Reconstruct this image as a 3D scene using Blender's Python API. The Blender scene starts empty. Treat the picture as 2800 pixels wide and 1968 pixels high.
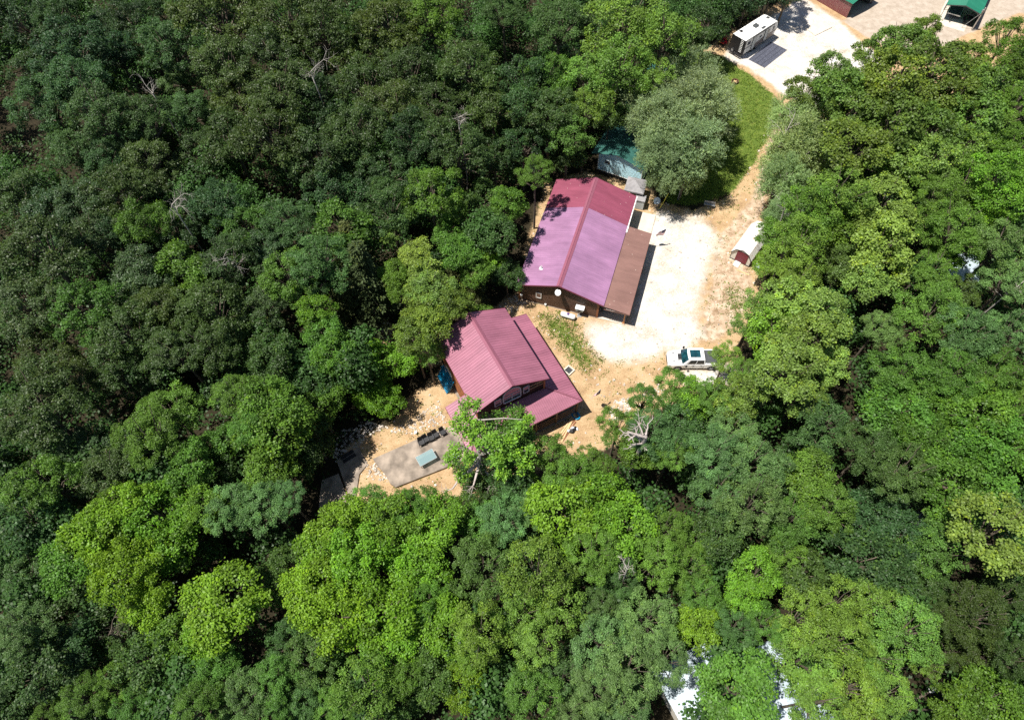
import bpy, math, random
import numpy as np
from mathutils import Vector, Matrix
R_ = math.radians
# ------------------------------------------------------------------ camera, light, exposure
scn = bpy.context.scene
COL = scn.collection
CAMH, FPX, CX, CY = 64.0, 1820.0, 1400.0, 984.0
PITCH, ROLL = R_(30.5), R_(-2.5)
MROT = Matrix.Rotation(PITCH, 3, 'X') @ Matrix.Rotation(ROLL, 3, 'Z')
MN = np.array(MROT)
cam_d = bpy.data.cameras.new('camera'); cam = bpy.data.objects.new('camera', cam_d); COL.objects.link(cam)
cam.location = (0, 0, CAMH); cam.rotation_euler = MROT.to_euler()
cam_d.sensor_fit = 'HORIZONTAL'; cam_d.sensor_width = 36.0; cam_d.lens = FPX / 2800 * 36.0
cam_d.clip_start = 0.5; cam_d.clip_end = 3000
scn.camera = cam
SUNV = Vector((-0.388, -0.05, 1.0)).normalized()
SUN_EL = math.asin(SUNV.z); SUN_AZ = math.atan2(SUNV.x, SUNV.y)
w = bpy.data.worlds.new('World'); scn.world = w; w.use_nodes = True
nt = w.node_tree; bg = nt.nodes['Background']
sky = nt.nodes.new('ShaderNodeTexSky'); sky.sky_type = 'NISHITA'; sky.sun_disc = False
sky.sun_elevation = SUN_EL; sky.sun_rotation = SUN_AZ; sky.air_density = 1.0; sky.dust_density = 1.0; sky.altitude = 200
nt.links.new(sky.outputs[0], bg.inputs[0]); bg.inputs[1].default_value = 0.062
sl = bpy.data.lights.new('sun', 'SUN'); sl.energy = 5.0; sl.angle = R_(0.5); sl.color = (1.0, 0.95, 0.87)
so = bpy.data.objects.new('sun', sl); COL.objects.link(so); so.rotation_euler = SUNV.to_track_quat('Z', 'Y').to_euler(); so.location = (-40, 0, 90)
scn.view_settings.view_transform = 'Standard'; scn.view_settings.look = 'None'
scn.view_settings.exposure = 0.62; scn.view_settings.gamma = 1.0
scn.cycles.max_bounces = 6; scn.cycles.diffuse_bounces = 3; scn.cycles.transmission_bounces = 3; scn.cycles.transparent_max_bounces = 4
scn.cycles.use_denoising = False

def G(px, py, h=0.0):                       # a photo pixel to the point at height h that it shows
    d = MN @ np.array([px - CX, -(py - CY), -FPX]); t = (CAMH - h) / -d[2]
    return float(d[0] * t), float(d[1] * t)
def PX(x, y, z):
    v = MN.T @ np.array([x, y, z - CAMH]); return CX + FPX * v[0] / -v[2], CY - FPX * v[1] / -v[2], -v[2]

# ------------------------------------------------------------------ helpers
def tag(o, label=None, cat=None, group=None, kind=None):
    if label: o['label'] = label
    if cat: o['category'] = cat
    if group: o['group'] = group
    if kind: o['kind'] = kind
    return o
def thing(name, loc, rz, label, cat, group=None):
    o = bpy.data.objects.new(name, None); COL.objects.link(o); o.empty_display_size = 0.3
    o.location = (loc[0], loc[1], loc[2] if len(loc) > 2 else 0.0); o.rotation_euler = (0, 0, rz)
    return tag(o, label, cat, group)
def link(name, me, mat=None, parent=None):
    o = bpy.data.objects.new(name, me); COL.objects.link(o)
    if mat is not None and len(me.materials) == 0: me.materials.append(mat)
    if parent is not None: o.parent = parent
    return o
def copy_tree(o, parent=None):
    c = o.copy(); COL.objects.link(c)
    if parent is not None: c.parent = parent
    for ch in list(o.children): copy_tree(ch, c)
    return c

class MB:
    def __init__(s): s.v = []; s.f = []; s.m = []; s.cur = 0
    def add(s, vs, fs):
        b = len(s.v); s.v += [tuple(v) for v in vs]; s.f += [tuple(i + b for i in f) for f in fs]; s.m += [s.cur] * len(fs); return s
    def hexa(s, c):      # 8 corners: bottom 0-3 ccw, top 4-7
        return s.add(c, [(3, 2, 1, 0), (4, 5, 6, 7), (0, 1, 5, 4), (1, 2, 6, 5), (2, 3, 7, 6), (3, 0, 4, 7)])
    def box(s, x0, y0, z0, x1, y1, z1):
        return s.hexa([(x0, y0, z0), (x1, y0, z0), (x1, y1, z0), (x0, y1, z0), (x0, y0, z1), (x1, y0, z1), (x1, y1, z1), (x0, y1, z1)])
    def bar(s, a, b, wd, hd, up=(0, 0, 1)):   # a board from a to b, wd wide, hd high
        a, b = Vector(a), Vector(b); d = (b - a).normalized(); u = Vector(up)
        sd = d.cross(u)
        if sd.length < 1e-4: sd = d.cross(Vector((1, 0, 0)))
        sd.normalize(); u = sd.cross(d).normalized()
        p = [q + sd * i * wd / 2 + u * j * hd / 2 for q in (a, b) for i, j in ((-1, -1), (1, -1), (1, 1), (-1, 1))]
        return s.add(p, [(0, 1, 2, 3), (7, 6, 5, 4), (0, 4, 5, 1), (1, 5, 6, 2), (2, 6, 7, 3), (3, 7, 4, 0)])
    def tube(s, pts, rad, n=8, cap=True):
        pts = [Vector(p) for p in pts]; rad = [rad] * len(pts) if isinstance(rad, (int, float)) else rad
        b = len(s.v); prev = None
        for i, p in enumerate(pts):
            d = (pts[min(i + 1, len(pts) - 1)] - pts[max(i - 1, 0)])
            d = d.normalized() if d.length > 1e-6 else Vector((0, 0, 1))
            a = Vector((1, 0, 0)) if prev is None else prev
            if abs(d.dot(a)) > 0.95: a = Vector((0, 1, 0))
            a = (a - d * a.dot(d)).normalized(); prev = a; c = d.cross(a)
            for k in range(n):
                t = 2 * math.pi * k / n; s.v.append(tuple(p + (a * math.cos(t) + c * math.sin(t)) * rad[i]))
        nf = 0
        for i in range(len(pts) - 1):
            for k in range(n):
                k2 = (k + 1) % n; s.f.append((b + i * n + k, b + i * n + k2, b + (i + 1) * n + k2, b + (i + 1) * n + k)); nf += 1
        if cap:
            s.f.append(tuple(b + k for k in range(n - 1, -1, -1))); e = b + (len(pts) - 1) * n
            s.f.append(tuple(e + k for k in range(n))); nf += 2
        s.m += [s.cur] * nf; return s
    def cyl(s, a, b, r, n=16): return s.tube([a, b], r, n)
    def poly(s, pts): return s.add(pts, [tuple(range(len(pts)))])
    def slab(s, pts, z0, z1):
        n = len(pts); vs = [(p[0], p[1], z0) for p in pts] + [(p[0], p[1], z1) for p in pts]
        return s.add(vs, [tuple(range(n - 1, -1, -1)), tuple(range(n, 2 * n))] + [(i, (i + 1) % n, n + (i + 1) % n, n + i) for i in range(n)])
    def loft(s, rings, cap=True):
        n = len(rings[0]); vs = [p for r in rings for p in r]; fs = []
        for i in range(len(rings) - 1):
            for k in range(n):
                k2 = (k + 1) % n; fs.append((i * n + k, i * n + k2, (i + 1) * n + k2, (i + 1) * n + k))
        if cap: fs += [tuple(range(n - 1, -1, -1)), tuple(range((len(rings) - 1) * n, len(rings) * n))]
        return s.add(vs, fs)
    def dome(s, c, rx, ry, rz, n=16, m=6, lo=-0.0):
        rings = []
        for j in range(m + 1):
            t = lo + (math.pi / 2 - 0.02 - lo) * j / m
            rings.append([(c[0] + rx * math.cos(t) * math.cos(2 * math.pi * k / n), c[1] + ry * math.cos(t) * math.sin(2 * math.pi * k / n), c[2] + rz * math.sin(t)) for k in range(n)])
        return s.loft(rings)
    def build(s, name, mats, parent=None, smooth=False, bevel=0):
        me = bpy.data.meshes.new(name); me.from_pydata(s.v, [], s.f)
        mats = mats if isinstance(mats, (list, tuple)) else [mats]
        for m in mats: me.materials.append(m)
        if len(mats) > 1: me.polygons.foreach_set('material_index', s.m)
        if smooth: me.polygons.foreach_set('use_smooth', [True] * len(me.polygons))
        me.update(); o = link(name, me, None, parent)
        if bevel:
            b = o.modifiers.new('b', 'BEVEL'); b.width = bevel; b.segments = 2; b.limit_method = 'ANGLE'
        return o

# ------------------------------------------------------------------ materials
def newmat(name):
    m = bpy.data.materials.new(name); m.use_nodes = True; t = m.node_tree
    return m, t, t.nodes['Principled BSDF']
def rgb(c): return (c[0], c[1], c[2], 1.0)
def mat(name, c, rough=0.6, metal=0.0, var=0.15, scale=3.0, spec=0.5, bump=0.0, stretch=None, speck=None):
    """plain painted or natural surface: a noise varies the colour, a finer one the gloss"""
    m, t, p = newmat(name); N, L = t.nodes, t.links
    tc = N.new('ShaderNodeTexCoord'); mp = N.new('ShaderNodeMapping'); L.new(tc.outputs['Object'], mp.inputs[0])
    if stretch: mp.inputs['Scale'].default_value = stretch
    nz = N.new('ShaderNodeTexNoise'); nz.inputs['Scale'].default_value = scale; nz.inputs['Detail'].default_value = 6; L.new(mp.outputs[0], nz.inputs[0])
    r = N.new('ShaderNodeValToRGB'); e = r.color_ramp.elements
    e[0].position = 0.3; e[1].position = 0.7
    e[0].color = rgb([x * (1 - var) for x in c]); e[1].color = rgb([min(1, x * (1 + var)) for x in c])
    L.new(nz.outputs[0], r.inputs[0]); out = r.outputs[0]
    if speck:
        v = N.new('ShaderNodeTexVoronoi'); v.inputs['Scale'].default_value = speck[1]; L.new(tc.outputs['Object'], v.inputs[0])
        c2 = N.new('ShaderNodeMath'); c2.operation = 'LESS_THAN'; c2.inputs[1].default_value = speck[2]; L.new(v.outputs['Distance'], c2.inputs[0])
        mx = N.new('ShaderNodeMix'); mx.data_type = 'RGBA'; L.new(c2.outputs[0], mx.inputs[0]); L.new(out, mx.inputs[6]); mx.inputs[7].default_value = rgb(speck[0]); out = mx.outputs[2]
    L.new(out, p.inputs['Base Color'])
    p.inputs['Roughness'].default_value = rough; p.inputs['Metallic'].default_value = metal; p.inputs['Specular IOR Level'].default_value = spec
    if bump:
        b = N.new('ShaderNodeBump'); b.inputs['Strength'].default_value = bump; b.inputs['Distance'].default_value = 0.03
        n2 = N.new('ShaderNodeTexNoise'); n2.inputs['Scale'].default_value = scale * 6; n2.inputs['Detail'].default_value = 4; L.new(mp.outputs[0], n2.inputs[0])
        L.new(n2.outputs[0], b.inputs['Height']); L.new(b.outputs[0], p.inputs['Normal'])
    return m
def leafmat(name, gloss=0.48, trans=0.28, var=0.52, spec=0.25):
    m, t, p = newmat(name); N, L = t.nodes, t.links
    oi = N.new('ShaderNodeObjectInfo'); at = N.new('ShaderNodeAttribute'); at.attribute_name = 'tint'
    mr = N.new('ShaderNodeMapRange'); L.new(at.outputs['Fac'], mr.inputs[0]); mr.inputs[3].default_value = 1 - var; mr.inputs[4].default_value = 1 + var * 1.3
    vm = N.new('ShaderNodeVectorMath'); vm.operation = 'SCALE'; L.new(oi.outputs['Color'], vm.inputs[0]); L.new(mr.outputs[0], vm.inputs['Scale'])
    # young leaves on some sprays are yellower
    a2 = N.new('ShaderNodeAttribute'); a2.attribute_name = 'young'
    mx = N.new('ShaderNodeMix'); mx.data_type = 'RGBA'; mx.blend_type = 'MULTIPLY'
    L.new(a2.outputs['Fac'], mx.inputs[0]); L.new(vm.outputs[0], mx.inputs[6]); mx.inputs[7].default_value = (1.45, 1.32, 0.65, 1)
    L.new(mx.outputs[2], p.inputs['Base Color']); p.inputs['Roughness'].default_value = gloss; p.inputs['Specular IOR Level'].default_value = spec
    tr = N.new('ShaderNodeBsdfTranslucent'); m2 = N.new('ShaderNodeMix'); m2.data_type = 'RGBA'; m2.blend_type = 'MULTIPLY'; m2.inputs[0].default_value = 1
    L.new(mx.outputs[2], m2.inputs[6]); m2.inputs[7].default_value = (1.9, 1.9, 0.7, 1); L.new(m2.outputs[2], tr.inputs[0])
    ms = N.new('ShaderNodeMixShader'); ms.inputs[0].default_value = trans
    L.new(p.outputs[0], ms.inputs[1]); L.new(tr.outputs[0], ms.inputs[2]); L.new(ms.outputs[0], N['Material Output'].inputs[0])
    return m

M = {}
M['leaf'] = leafmat('leaf'); M['needle'] = leafmat('needle', 0.7, 0.12, 0.35); M['glossleaf'] = leafmat('gloss_leaf', 0.48, 0.25, 0.38, 0.34)
M['bark'] = mat('bark', (0.12, 0.095, 0.07), 0.9, var=0.4, scale=6, bump=0.5, stretch=(1, 1, 0.2))
M['greybark'] = mat('grey_bark', (0.36, 0.33, 0.29), 0.85, var=0.3, scale=5, bump=0.3)
M['deadwood'] = mat('dead_wood', (0.42, 0.36, 0.33), 0.8, var=0.25, scale=4)
def roofmat(name, c, rough, speckc, sp=0.05, var=0.08, spec=0.6):
    m = mat(name, c, rough, 0.0, var, 0.35, spec, speck=(speckc, 1.6, sp)); t = m.node_tree; N, L = t.nodes, t.links; p = N['Principled BSDF']
    src = p.inputs['Base Color'].links[0].from_socket; tc = N.new('ShaderNodeTexCoord'); mp = N.new('ShaderNodeMapping'); L.new(tc.outputs['Object'], mp.inputs[0]); mp.inputs['Scale'].default_value = (0.25, 1.1, 0.25)
    nz = N.new('ShaderNodeTexNoise'); nz.inputs['Scale'].default_value = 1.0; nz.inputs['Detail'].default_value = 8; nz.inputs['Roughness'].default_value = .75; L.new(mp.outputs[0], nz.inputs[0])
    mr = N.new('ShaderNodeMapRange'); L.new(nz.outputs[0], mr.inputs[0]); mr.inputs[1].default_value = .35; mr.inputs[2].default_value = .65; mr.inputs[3].default_value = .84; mr.inputs[4].default_value = 1.14
    vm = N.new('ShaderNodeVectorMath'); vm.operation = 'SCALE'; L.new(src, vm.inputs[0]); L.new(mr.outputs[0], vm.inputs['Scale']); L.new(vm.outputs[0], p.inputs['Base Color'])
    m2 = N.new('ShaderNodeMapRange'); L.new(nz.outputs[0], m2.inputs[0]); m2.inputs[3].default_value = rough - .12; m2.inputs[4].default_value = rough + .2; L.new(m2.outputs[0], p.inputs['Roughness']); return m
M['roof_lilac'] = roofmat('lilac_roof_sheet', (0.30, 0.155, 0.27), 0.33, (0.45, 0.35, 0.4), 0.03, 0.13, 0.8)
M['roof_burg'] = roofmat('burgundy_roof_sheet', (0.235, 0.058, 0.098), 0.5, (0.5, 0.38, 0.36), 0.06, 0.08, 0.4)
M['roof_rose'] = roofmat('rose_roof_sheet', (0.295, 0.11, 0.16), 0.42, (0.5, 0.38, 0.4), 0.025, 0.10, 0.55)
M['roof_brown'] = roofmat('brown_roof_sheet', (0.205, 0.112, 0.095), 0.5, (0.5, 0.42, 0.36), 0.07, 0.08, 0.4)
M['roof_green'] = roofmat('green_roof_sheet', (0.012, 0.16, 0.095), 0.4, (0.2, 0.4, 0.3), 0.03)
M['roof_teal'] = roofmat('dark_green_roof_sheet', (0.03, 0.12, 0.10), 0.45, (0.2, 0.3, 0.25), 0.03)
M['ridge'] = mat('ridge_cap_paint', (0.25, 0.085, 0.125), 0.4, var=0.06)
M['trim_burg'] = mat('burgundy_trim_paint', (0.20, 0.04, 0.07), 0.45, var=0.06)
M['trim_brown'] = mat('brown_trim_paint', (0.16, 0.07, 0.05), 0.5, var=0.08)
M['soffit'] = mat('soffit_boards', (0.16, 0.10, 0.06), 0.8, var=0.2, scale=2)
M['log'] = mat('stained_log', (0.085, 0.040, 0.022), 0.55, var=0.5, scale=1.6, stretch=(0.4, 1, 3), bump=0.2)
M['logdark'] = mat('dark_stained_log', (0.030, 0.014, 0.008), 0.7, var=0.5, scale=2.0)
M['logend'] = mat('cedar_log', (0.22, 0.075, 0.025), 0.65, var=0.35, scale=3)
M['timber'] = mat('pine_timber', (0.62, 0.42, 0.22), 0.75, var=0.18, scale=2, stretch=(1, 4, 4))
M['post'] = mat('orange_post', (0.45, 0.20, 0.07), 0.7, var=0.2)
M['white'] = mat('white_paint', (0.78, 0.78, 0.76), 0.45, var=0.05)
M['offwhite'] = mat('weathered_white', (0.60, 0.62, 0.60), 0.6, var=0.14, scale=2)
M['bluewhite'] = mat('pale_blue_frame', (0.55, 0.68, 0.72), 0.5, var=0.06)
M['siding'] = mat('pale_blue_siding', (0.50, 0.74, 0.82), 0.55, var=0.05, scale=1)
M['glass'] = mat('dark_glass', (0.018, 0.024, 0.028), 0.08, var=0.3, spec=0.9)
M['pane'] = mat('plum_tinted_glass', (0.10, 0.05, 0.055), 0.12, var=0.25, spec=0.9, scale=2)
M['tealglass'] = mat('windscreen_glass', (0.008, 0.045, 0.058), 0.06, var=0.7, spec=1.0, scale=3)
M['black'] = mat('black_plastic', (0.014, 0.014, 0.016), 0.5, var=0.3)
M['rubber'] = mat('tyre_rubber', (0.02, 0.02, 0.021), 0.85, var=0.25, scale=12)
M['dgrey'] = mat('dark_grey_metal', (0.06, 0.065, 0.07), 0.5, var=0.25)
M['grey'] = mat('galvanised_metal', (0.36, 0.37, 0.38), 0.45, metal=0.5, var=0.15)
M['alu'] = mat('bare_aluminium', (0.7, 0.71, 0.72), 0.35, metal=0.6, var=0.06)
M['conc'] = mat('aged_concrete', (0.25, 0.205, 0.165), 0.9, var=0.55, scale=0.9, bump=0.25, speck=((0.16, 0.13, 0.11), 2.2, 0.07))
M['concpale'] = mat('pale_concrete', (0.56, 0.50, 0.42), 0.88, var=0.12, scale=1.2, bump=0.15)
M['blue'] = mat('blue_plastic', (0.005, 0.22, 0.42), 0.45, var=0.2)
M['purple'] = mat('violet_cap', (0.10, 0.045, 0.20), 0.5, var=0.1)
M['carpaint'] = mat('white_car_paint', (0.80, 0.80, 0.80), 0.22, var=0.02, spec=0.7)
M['maroon'] = mat('maroon_door_paint', (0.17, 0.018, 0.035), 0.5, var=0.12, stretch=(1, 6, 1))
M['cream'] = mat('cream_metal', (0.66, 0.62, 0.54), 0.5, var=0.08)
M['red'] = mat('red_enamel', (0.45, 0.015, 0.03), 0.35, var=0.1)
M['taupe'] = mat('taupe_fibreglass', (0.20, 0.165, 0.15), 0.4, var=0.1)
M['tealrod'] = mat('teal_plastic', (0.0, 0.45, 0.42), 0.5, var=0.1)
M['mat'] = mat('woven_mat', (0.055, 0.06, 0.085), 0.8, var=0.4, scale=9, speck=((0.17, 0.18, 0.22), 7, 0.25))
M['shingle'] = mat('grey_canopy_cloth', (0.27, 0.26, 0.27), 0.9, var=0.2, scale=2)
M['paleroof'] = mat('pale_blue_roof_sheet', (0.42, 0.50, 0.56), 0.45, var=0.15, scale=0.6)
M['rustroof'] = mat('rust_streaked_white_sheet', (0.72, 0.69, 0.64), 0.5, var=0.10, scale=0.9, stretch=(5, 0.4, 1), speck=((0.5, 0.3, 0.16), 1.3, 0.10))
M['stone'] = mat('pale_limestone', (0.52, 0.46, 0.40), 0.9, var=0.45, scale=1.0)
M['clay'] = mat('terracotta', (0.55, 0.26, 0.13), 0.8, var=0.1)
M['yellow'] = mat('yellow_guard', (0.65, 0.58, 0.03), 0.5, var=0.1)
M['cloth'] = mat('bag_plastic', (0.55, 0.60, 0.65), 0.4, var=0.3)
def tableglass():
    m, t, p = newmat('table_glass'); p.inputs['Base Color'].default_value = (0.30, 0.42, 0.44, 1); p.inputs['Roughness'].default_value = 0.12
    N, L = t.nodes, t.links; tr = N.new('ShaderNodeBsdfTransparent'); tr.inputs[0].default_value = (0.80, 0.92, 0.92, 1)
    ms = N.new('ShaderNodeMixShader'); ms.inputs[0].default_value = 0.45
    L.new(p.outputs[0], ms.inputs[1]); L.new(tr.outputs[0], ms.inputs[2]); L.new(ms.outputs[0], N['Material Output'].inputs[0]); return m
M['tglass'] = tableglass()
def flagmat():
    m, t, p = newmat('flag_cloth'); N, L = t.nodes, t.links
    uv = N.new('ShaderNodeTexCoord'); sp = N.new('ShaderNodeSeparateXYZ'); L.new(uv.outputs['Generated'], sp.inputs[0]); L.new(uv.outputs['UV'], sp.inputs[0])
    def mth(op, a, b):
        n = N.new('ShaderNodeMath'); n.operation = op
        for i, q in enumerate((a, b)):
            if isinstance(q, (int, float)): n.inputs[i].default_value = q
            elif q is not None: L.new(q, n.inputs[i])
        return n.outputs[0]
    s = mth('MODULO', mth('MULTIPLY', sp.outputs[1], 13.0), 2.0); red = mth('LESS_THAN', s, 1.0)
    canton = mth('MULTIPLY', mth('LESS_THAN', sp.outputs[0], 0.4), mth('GREATER_THAN', sp.outputs[1], 0.4615))
    v = N.new('ShaderNodeTexVoronoi'); v.inputs['Scale'].default_value = 18; L.new(uv.outputs['UV'], v.inputs[0]); star = mth('LESS_THAN', v.outputs['Distance'], 0.22)
    a = N.new('ShaderNodeMix'); a.data_type = 'RGBA'; L.new(red, a.inputs[0]); a.inputs[6].default_value = (.8, .8, .78, 1); a.inputs[7].default_value = (.42, .01, .03, 1)
    b = N.new('ShaderNodeMix'); b.data_type = 'RGBA'; L.new(star, b.inputs[0]); b.inputs[6].default_value = (.012, .018, .12, 1); b.inputs[7].default_value = (.8, .8, .8, 1)
    c = N.new('ShaderNodeMix'); c.data_type = 'RGBA'; L.new(canton, c.inputs[0]); L.new(a.outputs[2], c.inputs[6]); L.new(b.outputs[2], c.inputs[7])
    L.new(c.outputs[2], p.inputs['Base Color']); p.inputs['Roughness'].default_value = 0.8; return m
M['flag'] = flagmat()
# ------------------------------------------------------------------ the ground: one relief of cells, split where the surface changes
def W(pts, h=0.0): return np.array([G(p[0], p[1], h) for p in pts])
CLEAR = W([(1310,850),(1360,835),(1440,780),(1432,700),(1490,500),(1600,465),(1750,505),(1800,550),(1900,575),(2000,530),(2060,420),(2100,330),(2140,280),(2220,300),(2150,420),(2110,500),(2085,600),(2090,700),(2100,790),(2050,860),(2020,960),(2010,1060),(1880,1075),(1790,1130),(1680,1210),(1560,1260),(1440,1300),(1330,1345),(1200,1385),(1080,1380),(960,1370),(930,1260),(960,1205),(1060,1165),(1130,1080),(1190,1030),(1230,1000),(1210,930)])
CLEAR2 = W([(1000,895),(1050,872),(1085,895),(1050,950),(1005,935)])
TOPTAN = W([(2120,-60),(2300,-60),(3000,-60),(3000,60),(2800,120),(2720,180),(2600,260),(2400,260),(2300,200),(2180,60)])
GRAV1 = W([(1592,892),(1640,872),(1712,893),(1722,862),(1757,640),(1783,600),(1805,572),(1850,588),(1905,585),(1962,640),(1950,700),(1920,790),(1905,860),(1915,915),(1880,950),(1830,962),(1790,975),(1740,985),(1660,982),(1625,955),(1600,925)])
GRAV3 = W([(1850,1010),(2010,1000),(2020,1050),(1930,1068),(1870,1050)])
GRAV2 = W([(1975,160),(2000,115),(2050,70),(2150,30),(2190,-10),(2232,20),(2290,55),(2350,110),(2420,170),(2360,270),(2240,300),(2140,258),(2105,232),(2050,190)])
DRIVE = W([(2235,-60),(2300,-60),(3000,-60),(2900,0),(2680,75),(2600,120),(2500,180),(2370,100),(2310,60),(2330,40)])
CLEAR3 = W([(1890,160),(1960,110),(2060,60),(2190,-40),(2420,60),(2420,200),(2300,330),(2140,300),(2100,262),(2000,195)])
TRACK = W([(1950,700),(1975,630),(2040,555),(2082,470),(2100,400),(2118,320),(2150,290),(2190,310),(2140,410),(2110,490),(2088,560),(2066,640),(2050,740),(2060,800),(2010,880),(1965,935),(1918,925),(1930,850),(1948,770)])
LAWN = W([(1900,140),(1975,155),(2040,197),(2100,245),(2136,285),(2128,330),(2092,390),(2062,440),(2035,490),(1985,535),(1900,560),(1830,560),(1780,480),(1760,380),(1830,250),(1880,180)])
PATCH = W([(1462,862),(1530,850),(1575,880),(1598,915),(1615,950),(1650,990),(1600,1030),(1560,995),(1515,940),(1475,890)])
PATCH2 = W([(1975,790),(2050,780),(2060,860),(2000,900),(1985,850)])
LITTER = W([(1320,860),(1440,800),(1470,840),(1400,870),(1330,880)])
def inside_dist(X, Y, poly):
    n = len(poly); best = np.full(X.shape, 1e9); ins = np.zeros(X.shape, bool)
    for i in range(n):
        x1, y1 = poly[i]; x2, y2 = poly[(i + 1) % n]
        dx, dy = x2 - x1, y2 - y1; t = np.clip(((X - x1) * dx + (Y - y1) * dy) / (dx * dx + dy * dy + 1e-9), 0, 1)
        best = np.minimum(best, np.hypot(X - x1 - t * dx, Y - y1 - t * dy))
        c = (y1 > Y) != (y2 > Y); ins ^= c & (X < (x2 - x1) * (Y - y1) / (y2 - y1 + 1e-12) + x1)
    return np.where(ins, best, -best)
rng = np.random.default_rng(7)
def vnoise(X, Y, s, seed):
    r = np.random.default_rng(seed).random((257, 257)); x = X / s + 97.3; y = Y / s + 53.7
    xi = np.floor(x).astype(int); yi = np.floor(y).astype(int); fx = x - xi; fy = y - yi; fx = fx * fx * (3 - 2 * fx); fy = fy * fy * (3 - 2 * fy)
    g = lambda a, b: r[a % 257, b % 257]
    return (g(xi, yi) * (1 - fx) + g(xi + 1, yi) * fx) * (1 - fy) + (g(xi, yi + 1) * (1 - fx) + g(xi + 1, yi + 1) * fx) * fy
def groundmat():
    m, t, p = newmat('ground_surface'); N, L = t.nodes, t.links
    tc = N.new('ShaderNodeTexCoord').outputs['Object']
    def noise(s, d=5, rgh=0.6):
        n = N.new('ShaderNodeTexNoise'); n.inputs['Scale'].default_value = s; n.inputs['Detail'].default_value = d; n.inputs['Roughness'].default_value = rgh; L.new(tc, n.inputs[0]); return n.outputs[0]
    def ramp(f, stops):
        r = N.new('ShaderNodeValToRGB'); L.new(f, r.inputs[0]); e = r.color_ramp.elements
        while len(e) < len(stops): e.new(0.5)
        for k, (q, c) in enumerate(stops): e[k].position = q; e[k].color = rgb(c)
        return r.outputs[0]
    def math_(op, a, b):
        n = N.new('ShaderNodeMath'); n.operation = op
        for i, q in enumerate((a, b)):
            if isinstance(q, (int, float)): n.inputs[i].default_value = q
            else: L.new(q, n.inputs[i])
        return n.outputs[0]
    def mix(f, a, b):
        n = N.new('ShaderNodeMix'); n.data_type = 'RGBA'; L.new(f, n.inputs[0]); L.new(a, n.inputs[6]); L.new(b, n.inputs[7]); return n.outputs[2]
    def mask(nm, nz, amp=0.9, soft=0.14):
        a = N.new('ShaderNodeAttribute'); a.attribute_name = nm
        q = math_('ADD', a.outputs['Fac'], math_('MULTIPLY', math_('SUBTRACT', nz, 0.5), amp))
        r = N.new('ShaderNodeMapRange'); r.interpolation_type = 'SMOOTHSTEP'; L.new(q, r.inputs[0]); r.inputs[1].default_value = 0.5 - soft; r.inputs[2].default_value = 0.5 + soft; return r.outputs[0]
    vor = N.new('ShaderNodeTexVoronoi'); vor.inputs['Scale'].default_value = 5.0; L.new(tc, vor.inputs[0])
    vor2 = N.new('ShaderNodeTexVoronoi'); vor2.inputs['Scale'].default_value = 12.0; L.new(tc, vor2.inputs[0])
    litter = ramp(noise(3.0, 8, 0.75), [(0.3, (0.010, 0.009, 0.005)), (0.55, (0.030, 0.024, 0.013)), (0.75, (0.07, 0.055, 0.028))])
    tan = ramp(noise(0.40, 9, 0.78), [(0.36, (0.16, 0.095, 0.05)), (0.44, (0.31, 0.195, 0.105)), (0.52, (0.43, 0.305, 0.17)), (0.62, (0.53, 0.41, 0.26))])
    tan2 = ramp(noise(6.5, 8, 0.8), [(0.33, (0.17, 0.095, 0.045)), (0.48, (0.40, 0.265, 0.14)), (0.66, (0.57, 0.44, 0.28))])
    m_ = N.new('ShaderNodeMix'); m_.data_type = 'RGBA'; m_.inputs[0].default_value = 0.5; L.new(tan, m_.inputs[6]); L.new(tan2, m_.inputs[7]); tan = m_.outputs[2]
    track = ramp(noise(1.2, 7, 0.7), [(0.36, (0.25, 0.165, 0.10)), (0.5, (0.42, 0.31, 0.215)), (0.64, (0.55, 0.45, 0.35))])
    drive = ramp(noise(1.0, 7, 0.7), [(0.35, (0.33, 0.27, 0.21)), (0.65, (0.47, 0.40, 0.33))])
    gw = ramp(noise(0.33, 9, 0.75), [(0.30, (0.42, 0.35, 0.27)), (0.43, (0.56, 0.51, 0.44)), (0.58, (0.66, 0.64, 0.61))])
    gs = ramp(vor2.outputs['Color'], [(0.2, (0.45, 0.43, 0.42)), (0.75, (1.0, 1.0, 1.0))])
    gm = N.new('ShaderNodeMix'); gm.data_type = 'RGBA'; gm.blend_type = 'MULTIPLY'; gm.inputs[0].default_value = 0.55; L.new(gw, gm.inputs[6]); L.new(gs, gm.inputs[7]); grav = gm.outputs[2]
    grass = ramp(noise(1.6, 8, 0.75), [(0.28, (0.035, 0.065, 0.012)), (0.5, (0.10, 0.150, 0.024)), (0.66, (0.17, 0.20, 0.042)), (0.8, (0.32, 0.26, 0.12))])
    nE = noise(0.9, 8, 0.75); nF = noise(2.6, 8, 0.8)
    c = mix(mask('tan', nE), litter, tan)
    c = mix(mask('drive', nE, 0.6), c, drive)
    c = mix(mask('track', nE, 0.8), c, track)
    c = mix(mask('gravel', nE, 0.55, 0.2), c, grav)
    c = mix(mask('grass', nF, 1.3, 0.1), c, grass)
    # a few darker stones and leaves lying about
    sp = math_('LESS_THAN', vor.outputs['Distance'], 0.09); dk = N.new('ShaderNodeMix'); dk.data_type = 'RGBA'; dk.blend_type = 'MULTIPLY'
    L.new(math_('MULTIPLY', sp, 0.6), dk.inputs[0]); L.new(c, dk.inputs[6]); dk.inputs[7].default_value = (0.55, 0.42, 0.3, 1)
    L.new(dk.outputs[2], p.inputs['Base Color']); p.inputs['Roughness'].default_value = 0.95; p.inputs['Specular IOR Level'].default_value = 0.2
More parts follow.
